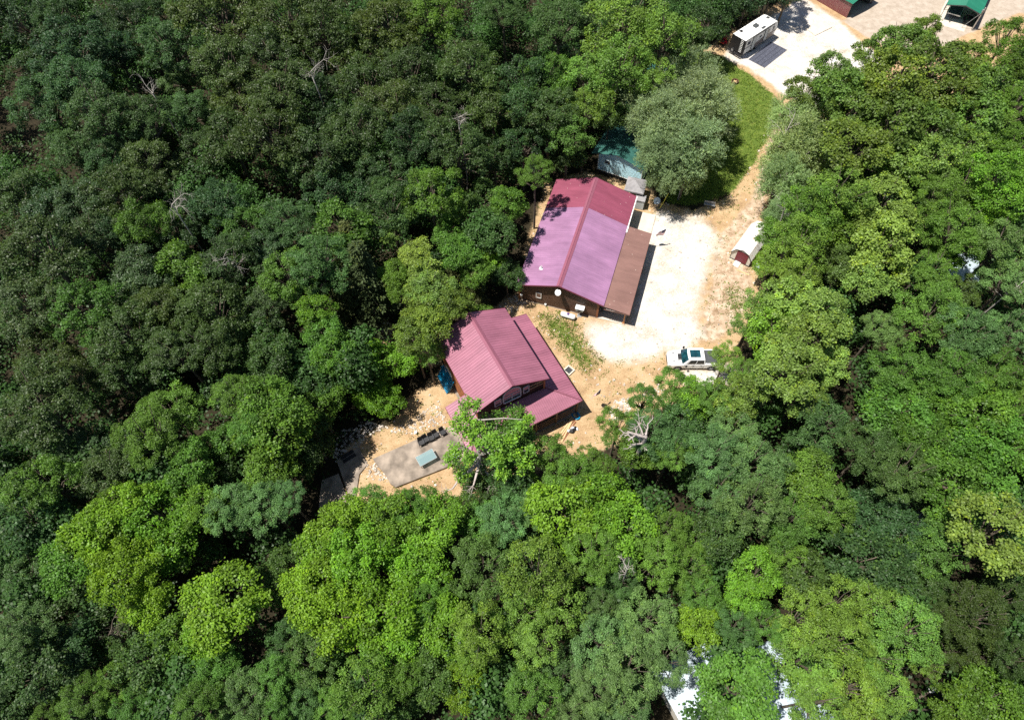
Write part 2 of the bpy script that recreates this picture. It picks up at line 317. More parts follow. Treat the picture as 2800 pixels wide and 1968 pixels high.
    b = N.new('ShaderNodeBump'); b.inputs['Strength'].default_value = 0.8; b.inputs['Distance'].default_value = 0.06; L.new(noise(7, 6, 0.8), b.inputs['Height']); L.new(b.outputs[0], p.inputs['Normal'])
    return m
M['ground'] = groundmat()
def make_ground():
    x0, x1, y0, y1, st = -104.0, 112.0, -26.0, 146.0, 0.5
    xs = np.arange(x0, x1 + .01, st); ys = np.arange(y0, y1 + .01, st); nx, ny = len(xs), len(ys)
    X, Y = np.meshgrid(xs, ys)
    wob = (vnoise(X, Y, 2.2, 1) - .5) * 1.3 + (vnoise(X, Y, .9, 2) - .5) * .7
    f = lambda poly, wd=1.6: np.clip(0.5 + (inside_dist(X, Y, poly) + wob * 0.5) / wd, 0, 1)
    tan = np.maximum.reduce([f(CLEAR, 2.2), f(CLEAR2), f(TOPTAN), f(CLEAR3)]); grav = np.maximum.reduce([f(GRAV1, 5.0), f(GRAV2, 2.2), f(GRAV3, 3.0)]); track = f(TRACK, 2.4); drive = f(DRIVE, 2.0); grass = f(LAWN, 2.0)
    patchy = np.maximum(f(PATCH, 3.0) * .62, f(PATCH2, 2.5) * .45); base = np.maximum(tan * .22 * (vnoise(X, Y, 3.5, 5) > .45), 0)
    grass = np.maximum.reduce([grass, patchy, base])
    att = dict(tan=tan, gravel=grav, track=track, drive=drive, grass=grass)
    # which structure a cell belongs to
    cc = lambda A: A[:-1, :-1]
    lab = np.zeros((ny - 1, nx - 1), int)
    lab[cc(tan) > .5] = 1; lab[cc(drive) > .5] = 4; lab[cc(track) > .5] = 3; lab[cc(grav) > .5] = 2; lab[cc(grass) > .55] = 5
    Z = np.zeros_like(X)
    idx = np.arange(nx * ny).reshape(ny, nx)
    for k, nm in enumerate(['forest_floor', 'bare_ground', 'gravel_yard', 'dirt_track', 'drive', 'lawn']):
        jj, ii = np.nonzero(lab == k); q = np.stack([idx[jj, ii], idx[jj, ii + 1], idx[jj + 1, ii + 1], idx[jj + 1, ii]], 1)
        u, inv = np.unique(q, return_inverse=True); q = inv.reshape(-1, 4)
        me = bpy.data.meshes.new(nm); me.vertices.add(len(u)); me.vertices.foreach_set('co', np.stack([X.ravel()[u], Y.ravel()[u], Z.ravel()[u]], 1).ravel().astype('f4'))
        me.loops.add(len(q) * 4); me.loops.foreach_set('vertex_index', q.ravel().astype('i4')); me.polygons.add(len(q)); me.polygons.foreach_set('loop_start', np.arange(0, len(q) * 4, 4, dtype='i4'))
        for a, v in att.items():
            at = me.attributes.new(a, 'FLOAT', 'POINT'); at.data.foreach_set('value', v.ravel()[u].astype('f4'))
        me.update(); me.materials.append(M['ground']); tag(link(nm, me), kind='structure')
    # the land beyond, to the horizon
    mb = MB(); B = 1500
    for a in ((-B, -B, B, y0), (-B, y1, B, B), (-B, y0, x0, y1), (x1, y0, B, y1)): mb.poly([(a[0], a[1], 0), (a[2], a[1], 0), (a[2], a[3], 0), (a[0], a[3], 0)])
    tag(mb.build('terrain', M['ground']), kind='structure')
make_ground()
# ------------------------------------------------------------------ building helpers (local frames)
def ribs(mb, O, ex, es, L, smin, smax, sp=0.3, rh=0.03, rw=0.045):
    """ribbed sheet: runs from O along ex for L, ribs go up the slope es; smin/smax(x) give where the sheet starts and ends on the slope"""
    O, ex, es = Vector(O), Vector(ex).normalized(), Vector(es).normalized(); n = ex.cross(es); n = n if n.z > 0 else -n
    st = []; k = 0
    while k * sp < L - 1e-6:
        a = k * sp
        for d, h in ((0, 0), (sp * .5 - rw, 0), (sp * .5 - rw * .45, rh), (sp * .5 + rw * .45, rh), (sp * .5 + rw, 0)):
            if a + d < L: st.append((a + d, h))
        k += 1
    st.append((L, 0)); vs = []; fs = []
    for i, (x, h) in enumerate(st):
        a, b = smin(x), max(smax(x), smin(x) + 1e-3)
        vs += [O + ex * x + es * a + n * h, O + ex * x + es * b + n * h]
        if i: fs.append((2 * i - 2, 2 * i, 2 * i + 1, 2 * i - 1))
    b0 = len(vs)                      # underside, 3 cm lower, and closed edges
    for i, (x, h) in enumerate(st):
        a, b = smin(x), max(smax(x), smin(x) + 1e-3); vs += [O + ex * x + es * a - n * .03, O + ex * x + es * b - n * .03]
        if i: fs += [(b0 + 2 * i - 1, b0 + 2 * i + 1, b0 + 2 * i, b0 + 2 * i - 2), (2 * i - 2, b0 + 2 * i - 2, b0 + 2 * i, 2 * i), (2 * i + 1, b0 + 2 * i + 1, b0 + 2 * i - 1, 2 * i - 1)]
    mb.add(vs, fs); return mb
def logs(mb, y, x0, x1, z0, z1, ext=None, face=-1, rh=0.17, bulge=0.045):
    """a face of horizontal half round logs in the plane y; ext(z) narrows it (gable)"""
    z = z0
    while z < z1 - 0.01:
        zt = min(z + rh, z1); a, b = (x0, x1) if ext is None else ext((z + zt) / 2)
        if b - a > 0.05:
            pr = [(z, 0.0), (z + (zt - z) * .12, bulge * .7), (z + (zt - z) * .5, bulge), (z + (zt - z) * .88, bulge * .7), (zt, 0.0)]
            vs = [(x, y + face * d, zz) for x in (a, b) for zz, d in pr]
            mb.add(vs, [(i, i + 1, i + 6, i + 5) for i in range(4)] + [(4, 3, 2, 1, 0), (5, 6, 7, 8, 9)])
        z = zt
    return mb
def rot_side(mb, x):   # turn a mesh built in the plane y=0 along x into the plane x=const along y
    mb.v = [(x + v[1] * -1, v[0], v[2]) for v in mb.v]; return mb
def window(parent, x0, x1, z0, z1, y, fm='white', gm='glass', bars=0, fw=0.09, d=0.05, side=None):
    mb = MB(); f = fw
    mb.box(x0 - f, y - d, z0 - f, x1 + f, y + .02, z0); mb.box(x0 - f, y - d, z1, x1 + f, y + .02, z1 + f)
    mb.box(x0 - f, y - d, z0, x0, y + .02, z1); mb.box(x1, y - d, z0, x1 + f, y + .02, z1)
    for k in range(bars):
        zz = z0 + (z1 - z0) * (k + 1) / (bars + 1); mb.box(x0, y - d * .8, zz - .02, x1, y + .01, zz + .02)
    fr = mb.build('window', M[fm], parent)
    g = MB(); g.box(x0, y - d * .45, z0, x1, y - .005, z1); g.build('pane', M[gm], fr); return fr

# ------------------------------------------------------------------ the long log house (purple and burgundy roof)
O1 = (1.26, 46.01, 0.0); A1 = R_(-19.64)
h1 = thing('log_house', O1, A1, 'long brown log house with a half lilac, half burgundy roof beside the white gravel yard', 'house')
W1, L1, WH, RX = 9.26, 16.55, 2.86, 4.66
EL, ER, ZE, ZR = -0.36, 9.9, 2.96, 4.66
gz = lambda x: ZE + (ZR - ZE) * ((x - EL) / (RX - EL) if x < RX else (ER - x) / (ER - RX))
def ext1(z):
    if z < WH - .1: return 0.02, W1 - .02
    a = EL + (z + .16 - ZE) / (ZR - ZE) * (RX - EL); b = ER - (z + .16 - ZE) / (ZR - ZE) * (ER - RX); return max(.02, a), min(W1 - .02, b)
mb = MB(); mb.loft([[(0, y, 0), (W1, y, 0), (W1, y, WH), (RX, y, ZR - .2), (0, y, WH)] for y in (0.03, L1)]); mb.build('wall', M['logdark'], h1)
mb = MB(); logs(mb, 0.0, 0, W1, 0.05, ZR - .12, ext1); mb.build('gable_logs', M['log'], h1)
mb = MB(); mb2 = MB(); logs(mb2, 0.0, 0.05, L1 - .05, 0.05, WH); mb2.v = [(-v[1] * -1 - 0.005, v[0], v[2]) for v in mb2.v]; mb2.build('side_logs', M['log'], h1)
mb2 = MB(); logs(mb2, 0.0, 0.05, L1 - .05, 0.05, WH); mb2.v = [(W1 - v[1] + .005, v[0], v[2]) for v in mb2.v]; mb2.build('side_logs', M['log'], h1)
for x in (0.0, W1):
    mb = MB(); mb.box(x - .11, -.09, 0, x + .11, .11, WH + .02); mb.build('corner_post', M['logend'], h1)
mb = MB(); mb.box(-.1, -.1, -.05, W1 + .1, L1 + .1, 0.045); mb.build('foundation', M['conc'], h1)
YF, YS, YB = -0.32, 11.9, 16.9
slL = Vector((RX - EL, 0, ZR - ZE)); slR = Vector((RX - ER, 0, ZR - ZE))
for nm, mt, ya, yb, dz in (('front_roof', 'roof_lilac', YF, YS, 0.0), ('rear_roof', 'roof_burg', YS + .003, YB, 0.012)):
    mb = MB(); sp = 0.3048 if nm == 'front_roof' else 0.23
    ribs(mb, (EL, ya, ZE + dz), (0, 1, 0), slL, yb - ya, lambda x: 0, lambda x: slL.length, sp)
    ribs(mb, (ER, ya, ZE + dz), (0, 1, 0), slR, yb - ya, lambda x: 0, lambda x: slR.length, sp)
    o = mb.build(nm, M[mt], h1); tag(o, 'lilac sheen roof sheets' if nm == 'front_roof' else 'matt burgundy roof sheets')
mb = MB()
for sgn, sl in ((1, slL), (-1, slR)):
    d = sl.normalized(); n = Vector((-d.z * sgn, 0, d.x * sgn)); n = n if n.z > 0 else -n
    a = Vector((RX, 0, ZR)) + n * .045; b = Vector((RX, 0, ZR)) - d * .30 + n * .04
    mb.add([(a.x, YF - .02, a.z + .02), (b.x, YF - .02, b.z), (b.x, YB + .02, b.z), (a.x, YB + .02, a.z + .02)], [(0, 1, 2, 3)])
    mb.add([(b.x, YF - .02, b.z), (b.x - d.x * .012, YF - .02, b.z - .03), (b.x - d.x * .012, YB + .02, b.z - .03), (b.x, YB + .02, b.z)], [(0, 1, 2, 3)])
mb.build('ridge_cap', M['ridge'], h1)
mb = MB()
for y in (YF - .03, YB):
    for a, b in (((EL, ZE), (RX, ZR)), ((RX, ZR), (ER, ZE))):
        mb.add([(a[0], y, a[1] - .16), (b[0], y, b[1] - .16), (b[0], y, b[1] + .035), (a[0], y, a[1] + .035), (a[0], y + .03, a[1] - .16), (b[0], y + .03, b[1] - .16), (b[0], y + .03, b[1] + .035), (a[0], y + .03, a[1] + .035)],
               [(0, 1, 2, 3), (7, 6, 5, 4), (3, 2, 6, 7), (0, 4, 5, 1), (0, 3, 7, 4), (1, 5, 6, 2)])
mb.box(EL - .02, YF, ZE - .16, EL, YB, ZE - .01); mb.build('rake_trim', M['trim_burg'], h1)
mb = MB(); mb.box(EL, YF + .03, ZE - .2, -.02, YB - .03, ZE - .17); mb.box(W1 + .02, YF + .03, ZE - .2, ER, YB - .03, ZE - .17); mb.build('soffit', M['soffit'], h1)
mb = MB(); mb.box(ER, YS + .1, ZE - .13, ER + .13, YB + .02, ZE - .02)
mb.tube([(ER + .06, YB - .1, ZE - .1), (W1 + .1, YB - .15, 2.5), (W1 + .1, YB - .15, .1)], .04); mb.build('gutter', M['white'], h1)
mb = MB()      # lower sill gutter step
mb.box(ER, YS - 1.0, ZE - .14, ER + .16, YS + .1, ZE - .0); mb.build('gutter_end', M['white'], h1)
window(h1, 2.05, 2.53, 1.25, 2.05, -.05, 'white', 'pane')
# porch along the right side
px0, px1, pz0, pz1, py1 = ER + .04, 12.86, 2.84, 2.45, 12.0
slP = Vector((px0 - px1, 0, pz0 - pz1)); mb = MB()
ribs(mb, (px1, YF, pz1), (0, 1, 0), slP, py1 - YF, lambda x: 0, lambda x: slP.length, 0.23, 0.018); mb.build('porch_roof', M['roof_brown'], h1)
mb = MB(); mb.box(px0 + .02, YF - .025, pz1 - .17, px1, YF, pz1 + .0); mb.box(px1, YF - .02, pz1 - .15, px1 + .03, py1 + .02, pz1 + .02); mb.box(px0, py1, pz1 - .15, px1, py1 + .03, pz1 + .0); mb.build('porch_trim', M['trim_brown'], h1)
for y in (0.05, 3.0, 5.9, 8.8, 11.7):
    mb = MB(); mb.box(12.3, y - .07, .12, 12.46, y + .09, pz1 + .02); mb.box(12.24, y - .12, .1, 12.52, y + .14, .2); mb.build('porch_post', M['post'], h1)
mb = MB(); mb.box(12.28, YF + .02, pz1 - .16, 12.48, py1 - .02, pz1 + .04); mb.build('porch_beam', M['soffit'], h1)
mb = MB(); mb.slab([(W1 + .02, -.1), (12.55, -.1), (12.75, 14.3), (12.7, 17.3), (11.1, 17.3), (W1 + .02, 17.2)], -.05, .12); mb.build('porch_slab', M['concpale'], h1)
for y in (3.2, 8.6):
    mb = MB(); mb.box(W1 + .01, y, .14, W1 + .08, y + .95, 2.15); o = mb.build('door', M['white'], h1); mb = MB(); mb.cyl((W1 + .08, y + .1, 1.1), (W1 + .14, y + .1, 1.1), .03, 8); mb.build('handle', M['grey'], o)
mb = MB()
for k in range(9):
    x = 10.3 + k * .27; mb.dome((x, YF + .05, pz1 - .12 + (px1 - x) * .05 - .1), .035, .035, .04, 6, 3, -1.3)
mb.tube([(10.2, YF + .05, 2.43), (12.6, YF + .05, 2.32)], .012, 4)
mb.build('porch_light_string', M['white'], h1)
mb = MB(); mb.cyl((1.9, 2.2, gz(1.9) + .02), (1.9, 2.2, gz(1.9) + .42), .055, 10); mb.box(1.7, 1.95, gz(1.9) - .03, 2.1, 2.35, gz(1.9) + .07); mb.cyl((1.9, 2.2, gz(1.9) + .36), (1.9, 2.2, gz(1.9) + .42), .085, 10); mb.build('vent_pipe', M['white'], h1)
# dish, heat pump, meter things hung on the gable: each a thing of its own
def place1(name, x, y, z, label, cat, rz=0.0):
    c, s = math.cos(A1), math.sin(A1); return thing(name, (O1[0] + x * c - y * s, O1[1] + x * s + y * c, z), A1 + rz, label, cat)
def dish(parent, r, elev, az, matd, depth=0.14):
    mb = MB(); d = Vector((math.cos(elev) * math.cos(az), math.cos(elev) * math.sin(az), math.sin(elev))); q = d.to_track_quat('Z', 'Y')
    rings = []
    for j in range(6):
        t = j / 5; rings.append([tuple(q @ Vector((r * t * math.cos(a), r * t * 1.08 * math.sin(a), depth * r * t * t * 3))) for a in [2 * math.pi * k / 24 for k in range(24)]])
    for j in range(5, -1, -1):
        t = j / 5 + .0; rings.append([tuple(q @ Vector(((r + .012) * t * math.cos(a), (r + .012) * t * 1.08 * math.sin(a), depth * r * t * t * 3 - .025))) for a in [2 * math.pi * k / 24 for k in range(24)]])
    mb.loft(rings, False); mb.build('reflector', M[matd], parent, smooth=True)
    f = q @ Vector((0, -r * .25, r * .95)); a = q @ Vector((0, -r, .05)); mb = MB(); mb.tube([a, f], .018, 6); mb.box(f.x - .05, f.y - .05, f.z - .04, f.x + .05, f.y + .05, f.z + .04); mb.build('feed_arm', M['grey'], parent)
t = place1('satellite_dish', 4.62, -.46, 3.62, 'round white satellite dish fixed under the lilac roof peak of the log gable', 'satellite dish')
dish(t, .33, 1.0, R_(-80), 'white'); mb = MB(); mb.tube([(0, .5, -.15), (0, .1, -.12), (0, 0, -.03)], .02, 6); mb.build('bracket', M['grey'], t)
t = place1('heat_pump', 7.25, -.62, 0.0, 'white wall heat pump on a short stand against the brown log gable', 'heat pump')
mb = MB(); mb.box(-.42, .1, 1.02, .42, .52, 1.55); mb.build('casing', M['offwhite'], t, bevel=.02)
mb = MB(); mb.add([(-.5, .0, 1.56), (.52, .0, 1.56), (.52, .56, 1.66), (-.5, .56, 1.66), (-.5, .0, 1.6), (.52, .0, 1.6), (.52, .56, 1.7), (-.5, .56, 1.7)], [(3, 2, 1, 0), (4, 5, 6, 7), (0, 1, 5, 4), (1, 2, 6, 5), (2, 3, 7, 6), (3, 0, 4, 7)]); mb.build('cover', M['white'], t)
mb = MB(); mb.cyl((0.05, .3, 0), (.05, .3, 1.02), .06, 8); mb.box(-.2, .1, 0, .3, .5, .06); mb.build('stand', M['grey'], t)
mb = MB(); mb.cyl((0, .095, 1.28), (0, .07, 1.28), .18, 16); mb.build('fan_grille', M['dgrey'], t)
t = place1('meter_pedestal', .22, -.22, 0.0, 'grey meter post with a white box at the left corner of the log gable', 'meter post')
mb = MB(); mb.cyl((0, 0, 0), (0, 0, 1.0), .045, 8); mb.build('post', M['grey'], t); mb = MB(); mb.box(-.14, -.1, 1.0, .14, .1, 1.18); mb.build('box', M['white'], t, bevel=.015)
t = place1('pipe_box', 3.15, -.16, 0.0, 'small white utility box at the foot of the log gable', 'utility box')
mb = MB(); mb.box(-.11, -.08, .12, .11, .08, .42); mb.build('casing', M['white'], t, bevel=.01); mb = MB(); mb.cyl((0, 0, 0), (0, 0, .12), .04, 8); mb.build('conduit', M['grey'], t)
t = place1('propane_tank', 6.1, -1.0, 0.0, 'white propane tank with a violet cap on the straw beside the log gable', 'propane tank', R_(-3))
rings = []
for k in range(13):
    a = math.pi * k / 12; x = -math.cos(a) * .26 + (-.62 if a < math.pi / 2 else .62); r = max(.31 * math.sin(a) ** .6, .02)
    rings.append([(x, r * math.cos(b), .48 + r * math.sin(b)) for b in [2 * math.pi * j / 20 for j in range(20)]])
mb = MB(); mb.loft(rings); mb.build('tank', M['white'], t, smooth=True)
mb = MB(); mb.dome((0, 0, .76), .17, .17, .2, 16, 5); mb.build('valve_cap', M['purple'], t, smooth=True)
for x in (-.5, .5):
    mb = MB(); mb.box(x - .05, -.22, 0, x + .05, .22, .22); mb.build('foot', M['conc'], t)
t = place1('barbecue', 10.1, 1.15, .12, 'black covered barbecue standing under the brown porch roof', 'barbecue')
mb = MB(); mb.box(-.5, -.3, .5, .5, .3, .85); mb.loft([[( -.45, y, .85), (.45, y, .85), (.45, y * .8, 1.1), (-.45, y * .8, 1.1)] for y in (-.3, .3)]); mb.build('hood', M['black'], t)
for x in (-.42, .42):
    for y in (-.24, .24): mb = MB(); mb.cyl((x, y, 0), (x, y, .5), .03, 6); mb.build('leg', M['dgrey'], t)

# flags
def flag(loc, rz, tilt, w, h, label, polelen):
    t = thing('flag', loc, rz, label, 'flag'); d = Vector((math.cos(tilt), 0, math.sin(tilt)))
    mb = MB(); mb.tube([(0, 0, 0), tuple(d * polelen)], .02, 6); mb.build('pole', M['alu'], t)
    nx_, nz_ = 14, 8; vs = []; fs = []; uv = []
    for i in range(nx_ + 1):
        for j in range(nz_ + 1):
            a, b = i / nx_, j / nz_; p = d * (polelen - b * h * 1.0)    # hoist along the pole, fly hanging down and out
            drop = a * w; p = p + Vector((.15 * math.sin(a * 5 + b * 2) , .22 * math.sin(a * 6 + b * 3) * a + .1 * a, -drop * (.92 - .1 * b))); vs.append(tuple(p)); uv.append((a, 1 - b))
    for i in range(nx_):
        for j in range(nz_): fs.append((i * (nz_ + 1) + j, (i + 1) * (nz_ + 1) + j, (i + 1) * (nz_ + 1) + j + 1, i * (nz_ + 1) + j + 1))
    me = bpy.data.meshes.new('cloth'); me.from_pydata(vs, [], fs); ul = me.uv_layers.new(name='UVMap')
    for l in me.loops: ul.data[l.index].uv = uv[l.vertex_index]
    me.update(); o = link('cloth', me, M['flag'], t); s = o.modifiers.new('s', 'SOLIDIFY'); s.thickness = .006; return t
c_, s_ = math.cos(A1), math.sin(A1)
flag((O1[0] + 12.9 * c_ - 11.9 * s_, O1[1] + 12.9 * s_ + 11.9 * c_, 2.35), R_(9), R_(22), 1.25, .95, 'stars and stripes flag on a pole from the porch corner over the white gravel', 1.75)

# ------------------------------------------------------------------ satellite dish on a pole, utility pole, grey canopy behind
gx, gy = G(1791.8, 568.4)
t = thing('pole_mounted_dish', (gx, gy), 0, 'large grey satellite dish on a ground pole behind the gravel yard', 'satellite dish')
mb = MB(); mb.cyl((0, 0, 0), (0, 0, 1.15), .035, 8); mb.build('pole', M['grey'], t)
e = bpy.data.objects.new('dish_head', None); COL.objects.link(e); e.parent = t; e.location = (0.02, 0.0, 1.28); dish(e, .42, R_(38), R_(-110), 'paleroof')
gx, gy = G(1856, 545)
t = thing('utility_pole', (gx, gy), 0, 'weathered wooden utility pole at the edge of the lawn by the pale willow trees', 'utility pole')
mb = MB(); mb.tube([(0, 0, 0), (.1, .02, 4.5), (.2, .05, 9.2)], [.17, .15, .12], 12); mb.build('shaft', M['bark'], t)
mb = MB(); mb.bar((-.9, .05, 8.6), (1.1, -.2, 8.6), .1, .12); mb.build('crossarm', M['bark'], t)
mb = MB(); mb.tube([(-.2, -.12, 0), (-.18, -.12, 1.9)], .05, 8); mb.build('conduit', M['grey'], t)
mb = MB(); gxx, gyy = G(1801, 575); mb.tube([(gxx - gx, gyy - gy, .05), (.15, 0, 7.8)], .012, 5); o = mb.build('guy_wire', M['grey'], t)
a = Vector((gxx - gx, gyy - gy, .05)); b = Vector((.15, 0, 7.8)); d = (b - a).normalized(); mb = MB(); mb.tube([tuple(a + d * .25), tuple(a + d * 2.6)], .035, 6); mb.build('wire_guard', M['yellow'], t)
mb = MB()
for q in ((38, 22), (-16, 30)):
    mb.tube([(0.2 + q[0] * k / 12, 0.05 + q[1] * k / 12, 8.5 - 1.2 * (1 - (2 * k / 12 - 1) ** 2)) for k in range(13)], .014, 4)
mb.build('overhead_line', M['black'], t)
t = place1('canopy_shelter', 9.3, 19.6, 0.0, 'small grey hip roofed canopy between the burgundy roof and the pale blue house', 'canopy')
mb = MB(); z = 2.1; mb.add([(-1.2, -1.2, z), (1.3, -1.2, z), (1.3, 1.3, z), (-1.2, 1.3, z), (0, 0, z + .75), (-1.2, -1.2, z - .2), (1.3, -1.2, z - .2), (1.3, 1.3, z - .2), (-1.2, 1.3, z - .2)], [(0, 1, 4), (1, 2, 4), (2, 3, 4), (3, 0, 4), (5, 6, 1, 0), (6, 7, 2, 1), (7, 8, 3, 2), (8, 5, 0, 3)]); mb.build('cover', M['shingle'], t)
for x in (-1.1, 1.2):
    for y in (-1.1, 1.2): mb = MB(); mb.cyl((x, y, 0), (x, y, 2.0), .04, 6); mb.build('leg', M['grey'], t)
t = place1('storage_cabinet', 10.35, 18.2, 0.0, 'pale grey storage cabinet standing behind the white gutter corner', 'cabinet')
mb = MB(); mb.box(-.6, -.5, .05, .6, .5, 1.5); mb.build('body', M['offwhite'], t, bevel=.02); mb = MB(); mb.box(-.66, -.56, 1.51, .66, .56, 1.58); mb.build('lid', M['shingle'], t)

# ------------------------------------------------------------------ the tall log house (rose roof, wrapped porch roof)
O2 = (6.99, 30.71, 0.0); A2 = R_(25.35)
h2 = thing('gabled_log_house', O2, A2, 'tall log house with a rose metal roof, arched window and wrap-around porch roof', 'house')
X0, X1, Y0, Y1 = -10.4, -2.9, 2.8, 11.75
UE0, UE1, URX, UY0, UY1, UZE, UZR = -10.72, -2.58, -6.65, 2.42, 12.05, 6.1, 8.1
mb = MB(); mb.loft([[(X0, y, 0), (X1, y, 0), (X1, y, 6.05), (URX, y, UZR - .16), (X0, y, 6.05)] for y in (Y0 + .03, Y1)]); mb.build('wall', M['logdark'], h2)
hs = (UZR - UZE) / (URX - UE0)
ext2 = lambda z: (X0 + .02, X1 - .02) if z < 5.85 else (max(X0 + .02, UE0 + (z + .22 - UZE) / hs), min(X1 - .02, UE1 - (z + .22 - UZE) / hs))
mb = MB(); logs(mb, Y0, X0, X1, 3.3, UZR - .1, ext2, rh=.2, bulge=.03); logs(mb, Y0, X0, X1, .1, 3.2, None, rh=.2, bulge=.04); mb.build('gable_logs', M['logdark'], h2)
mb = MB(); logs(mb, 0, Y0 + .05, Y1, .1, 5.95, rh=.2); mb.v = [(X0 + v[1], v[0], v[2]) for v in mb.v]; mb.build('side_logs', M['logend'], h2)
mb = MB(); logs(mb, 0, Y0 + .05, Y1, .1, 5.95, rh=.2); mb.v = [(X1 - v[1], v[0], v[2]) for v in mb.v]; mb.build('side_logs', M['log'], h2)
mb = MB(); mb.box(X1 - .16, Y0 - .09, 3.5, X1 + .06, Y0 + .1, 5.95); mb.build('corner_post', M['post'], h2)
mb = MB(); mb.box(X0 - .3, Y0 - .2, -.05, X1 + .2, Y1 + .2, .09); mb.build('foundation', M['conc'], h2)
sL = Vector((URX - UE0, 0, UZR - UZE)); sR = Vector((URX - UE1, 0, UZR - UZE)); mb = MB()
ribs(mb, (UE0, UY0, UZE), (0, 1, 0), sL, UY1 - UY0, lambda x: 0, lambda x: sL.length, .3)
ribs(mb, (UE1, UY0, UZE), (0, 1, 0), sR, UY1 - UY0, lambda x: 0, lambda x: sR.length, .3); mb.build('upper_roof', M['roof_rose'], h2)
mb = MB()
for sgn, sl in ((1, sL), (-1, sR)):
    d = sl.normalized(); n = Vector((-d.z * sgn, 0, d.x * sgn)); n = n if n.z > 0 else -n
    a = Vector((URX, 0, UZR)) + n * .05; b = Vector((URX, 0, UZR)) - d * .28 + n * .04
    mb.add([(a.x, UY0 - .02, a.z + .02), (b.x, UY0 - .02, b.z), (b.x, UY1 + .02, b.z), (a.x, UY1 + .02, a.z + .02)], [(0, 1, 2, 3)])
mb.build('ridge_cap', M['ridge'], h2)
mb = MB()
for y in (UY0 - .03, UY1):
    for a, b in (((UE0, UZE), (URX, UZR)), ((URX, UZR), (UE1, UZE))):
        mb.add([(a[0], y, a[1] - .14), (b[0], y, b[1] - .14), (b[0], y, b[1] + .035), (a[0], y, a[1] + .035), (a[0], y + .03, a[1] - .14), (b[0], y + .03, b[1] - .14), (b[0], y + .03, b[1] + .035), (a[0], y + .03, a[1] + .035)],
               [(0, 1, 2, 3), (7, 6, 5, 4), (3, 2, 6, 7), (0, 4, 5, 1), (0, 3, 7, 4), (1, 5, 6, 2)])
mb.box(UE0 - .02, UY0, UZE - .14, UE0, UY1, UZE - .01); mb.box(UE1, UY0, UZE - .14, UE1 + .02, UY1, UZE - .01); mb.build('rake_trim', M['trim_burg'], h2)
# wrap-around porch roof: right, front and short left side, hips at the corners
LZE, LZI, LD = 3.1, 3.82, 2.78
sr = Vector((-LD, 0, LZI - LZE)); sf = Vector((0, LD, LZI - LZE)); K = sr.length / LD; XL = -12.7
mb = MB(); ribs(mb, (0, 0, LZE), (0, 1, 0), sr, 12.15, lambda y: 0, lambda y: min(y, LD) * K, .3); o = mb.build('porch_roof', M['roof_rose'], h2)
mb = MB(); ribs(mb, (0, 0, LZE), (-1, 0, 0), sf, 12.7, lambda x: 0, lambda x: min(x, LD, (12.7 - x) * 1.15) * K, .23); mb.build('porch_roof', M['roof_rose'], h2)
LW = -XL + X0; sl_ = Vector((LW, 0, LZI - LZE)); K2 = sl_.length / LW
mb = MB(); ribs(mb, (XL, 0, LZE), (0, 1, 0), sl_, 5.92, lambda y: 0, lambda y: min(y / 1.15, LW) * K2, .3); mb.build('porch_roof', M['roof_rose'], h2)
mb = MB(); mb.tube([(0, 0, LZE + .05), (-LD, LD, LZI + .05)], .09, 6); mb.build('hip_cap', M['ridge'], h2); mb = MB(); mb.tube([(XL, 0, LZE + .05), (XL + LD / 1.15 - .1, LD, LZI + .05)], .09, 6); mb.build('hip_cap', M['ridge'], h2)
mb = MB(); mb.box(XL - .02, -.03, LZE - .17, .03, 0, LZE + .01); mb.box(0, 0, LZE - .17, .03, 12.15, LZE + .01); mb.box(XL - .03, 0, LZE - .17, XL, 5.92, LZE + .01)
mb.add([(0, 12.15, LZE - .17), (-LD, 12.15, LZI - .17), (-LD, 12.15, LZI + .03), (0, 12.15, LZE + .03), (0, 12.18, LZE - .17), (-LD, 12.18, LZI - .17), (-LD, 12.18, LZI + .03), (0, 12.18, LZE + .03)], [(3, 2, 1, 0), (4, 5, 6, 7), (3, 7, 6, 2), (0, 1, 5, 4)]); mb.build('porch_trim', M['trim_burg'], h2)
for x in (-.35, -2.8, -5.2, -7.6, -10.0, -12.35):
    mb = MB(); mb.box(x - .08, .22, 0, x + .08, .38, LZE - .02); mb.build('porch_post', M['log'], h2)
for y in (3.0, 6.0, 9.0, 11.9):
    mb = MB(); mb.box(-.43, y - .08, 0, -.27, y + .08, LZE - .02); mb.build('porch_post', M['log'], h2)
mb = MB(); mb.box(-12.4, .2, LZE - .34, -.2, .4, LZE - .06); mb.box(-.45, .4, LZE - .34, -.25, 12.0, LZE - .06); mb.build('porch_beam', M['logdark'], h2)
mb = MB()
for z in (.55, 1.0, 1.45): mb.box(-12.3, .26, z, -.45, .32, z + .13)
mb.build('porch_railing', M['soffit'], h2)
mb = MB(); mb.box(-12.6, .1, 0, -.1, Y0, .12); mb.box(-2.8, Y0, 0, -.1, 12.1, .12); mb.build('porch_deck', M['conc'], h2)
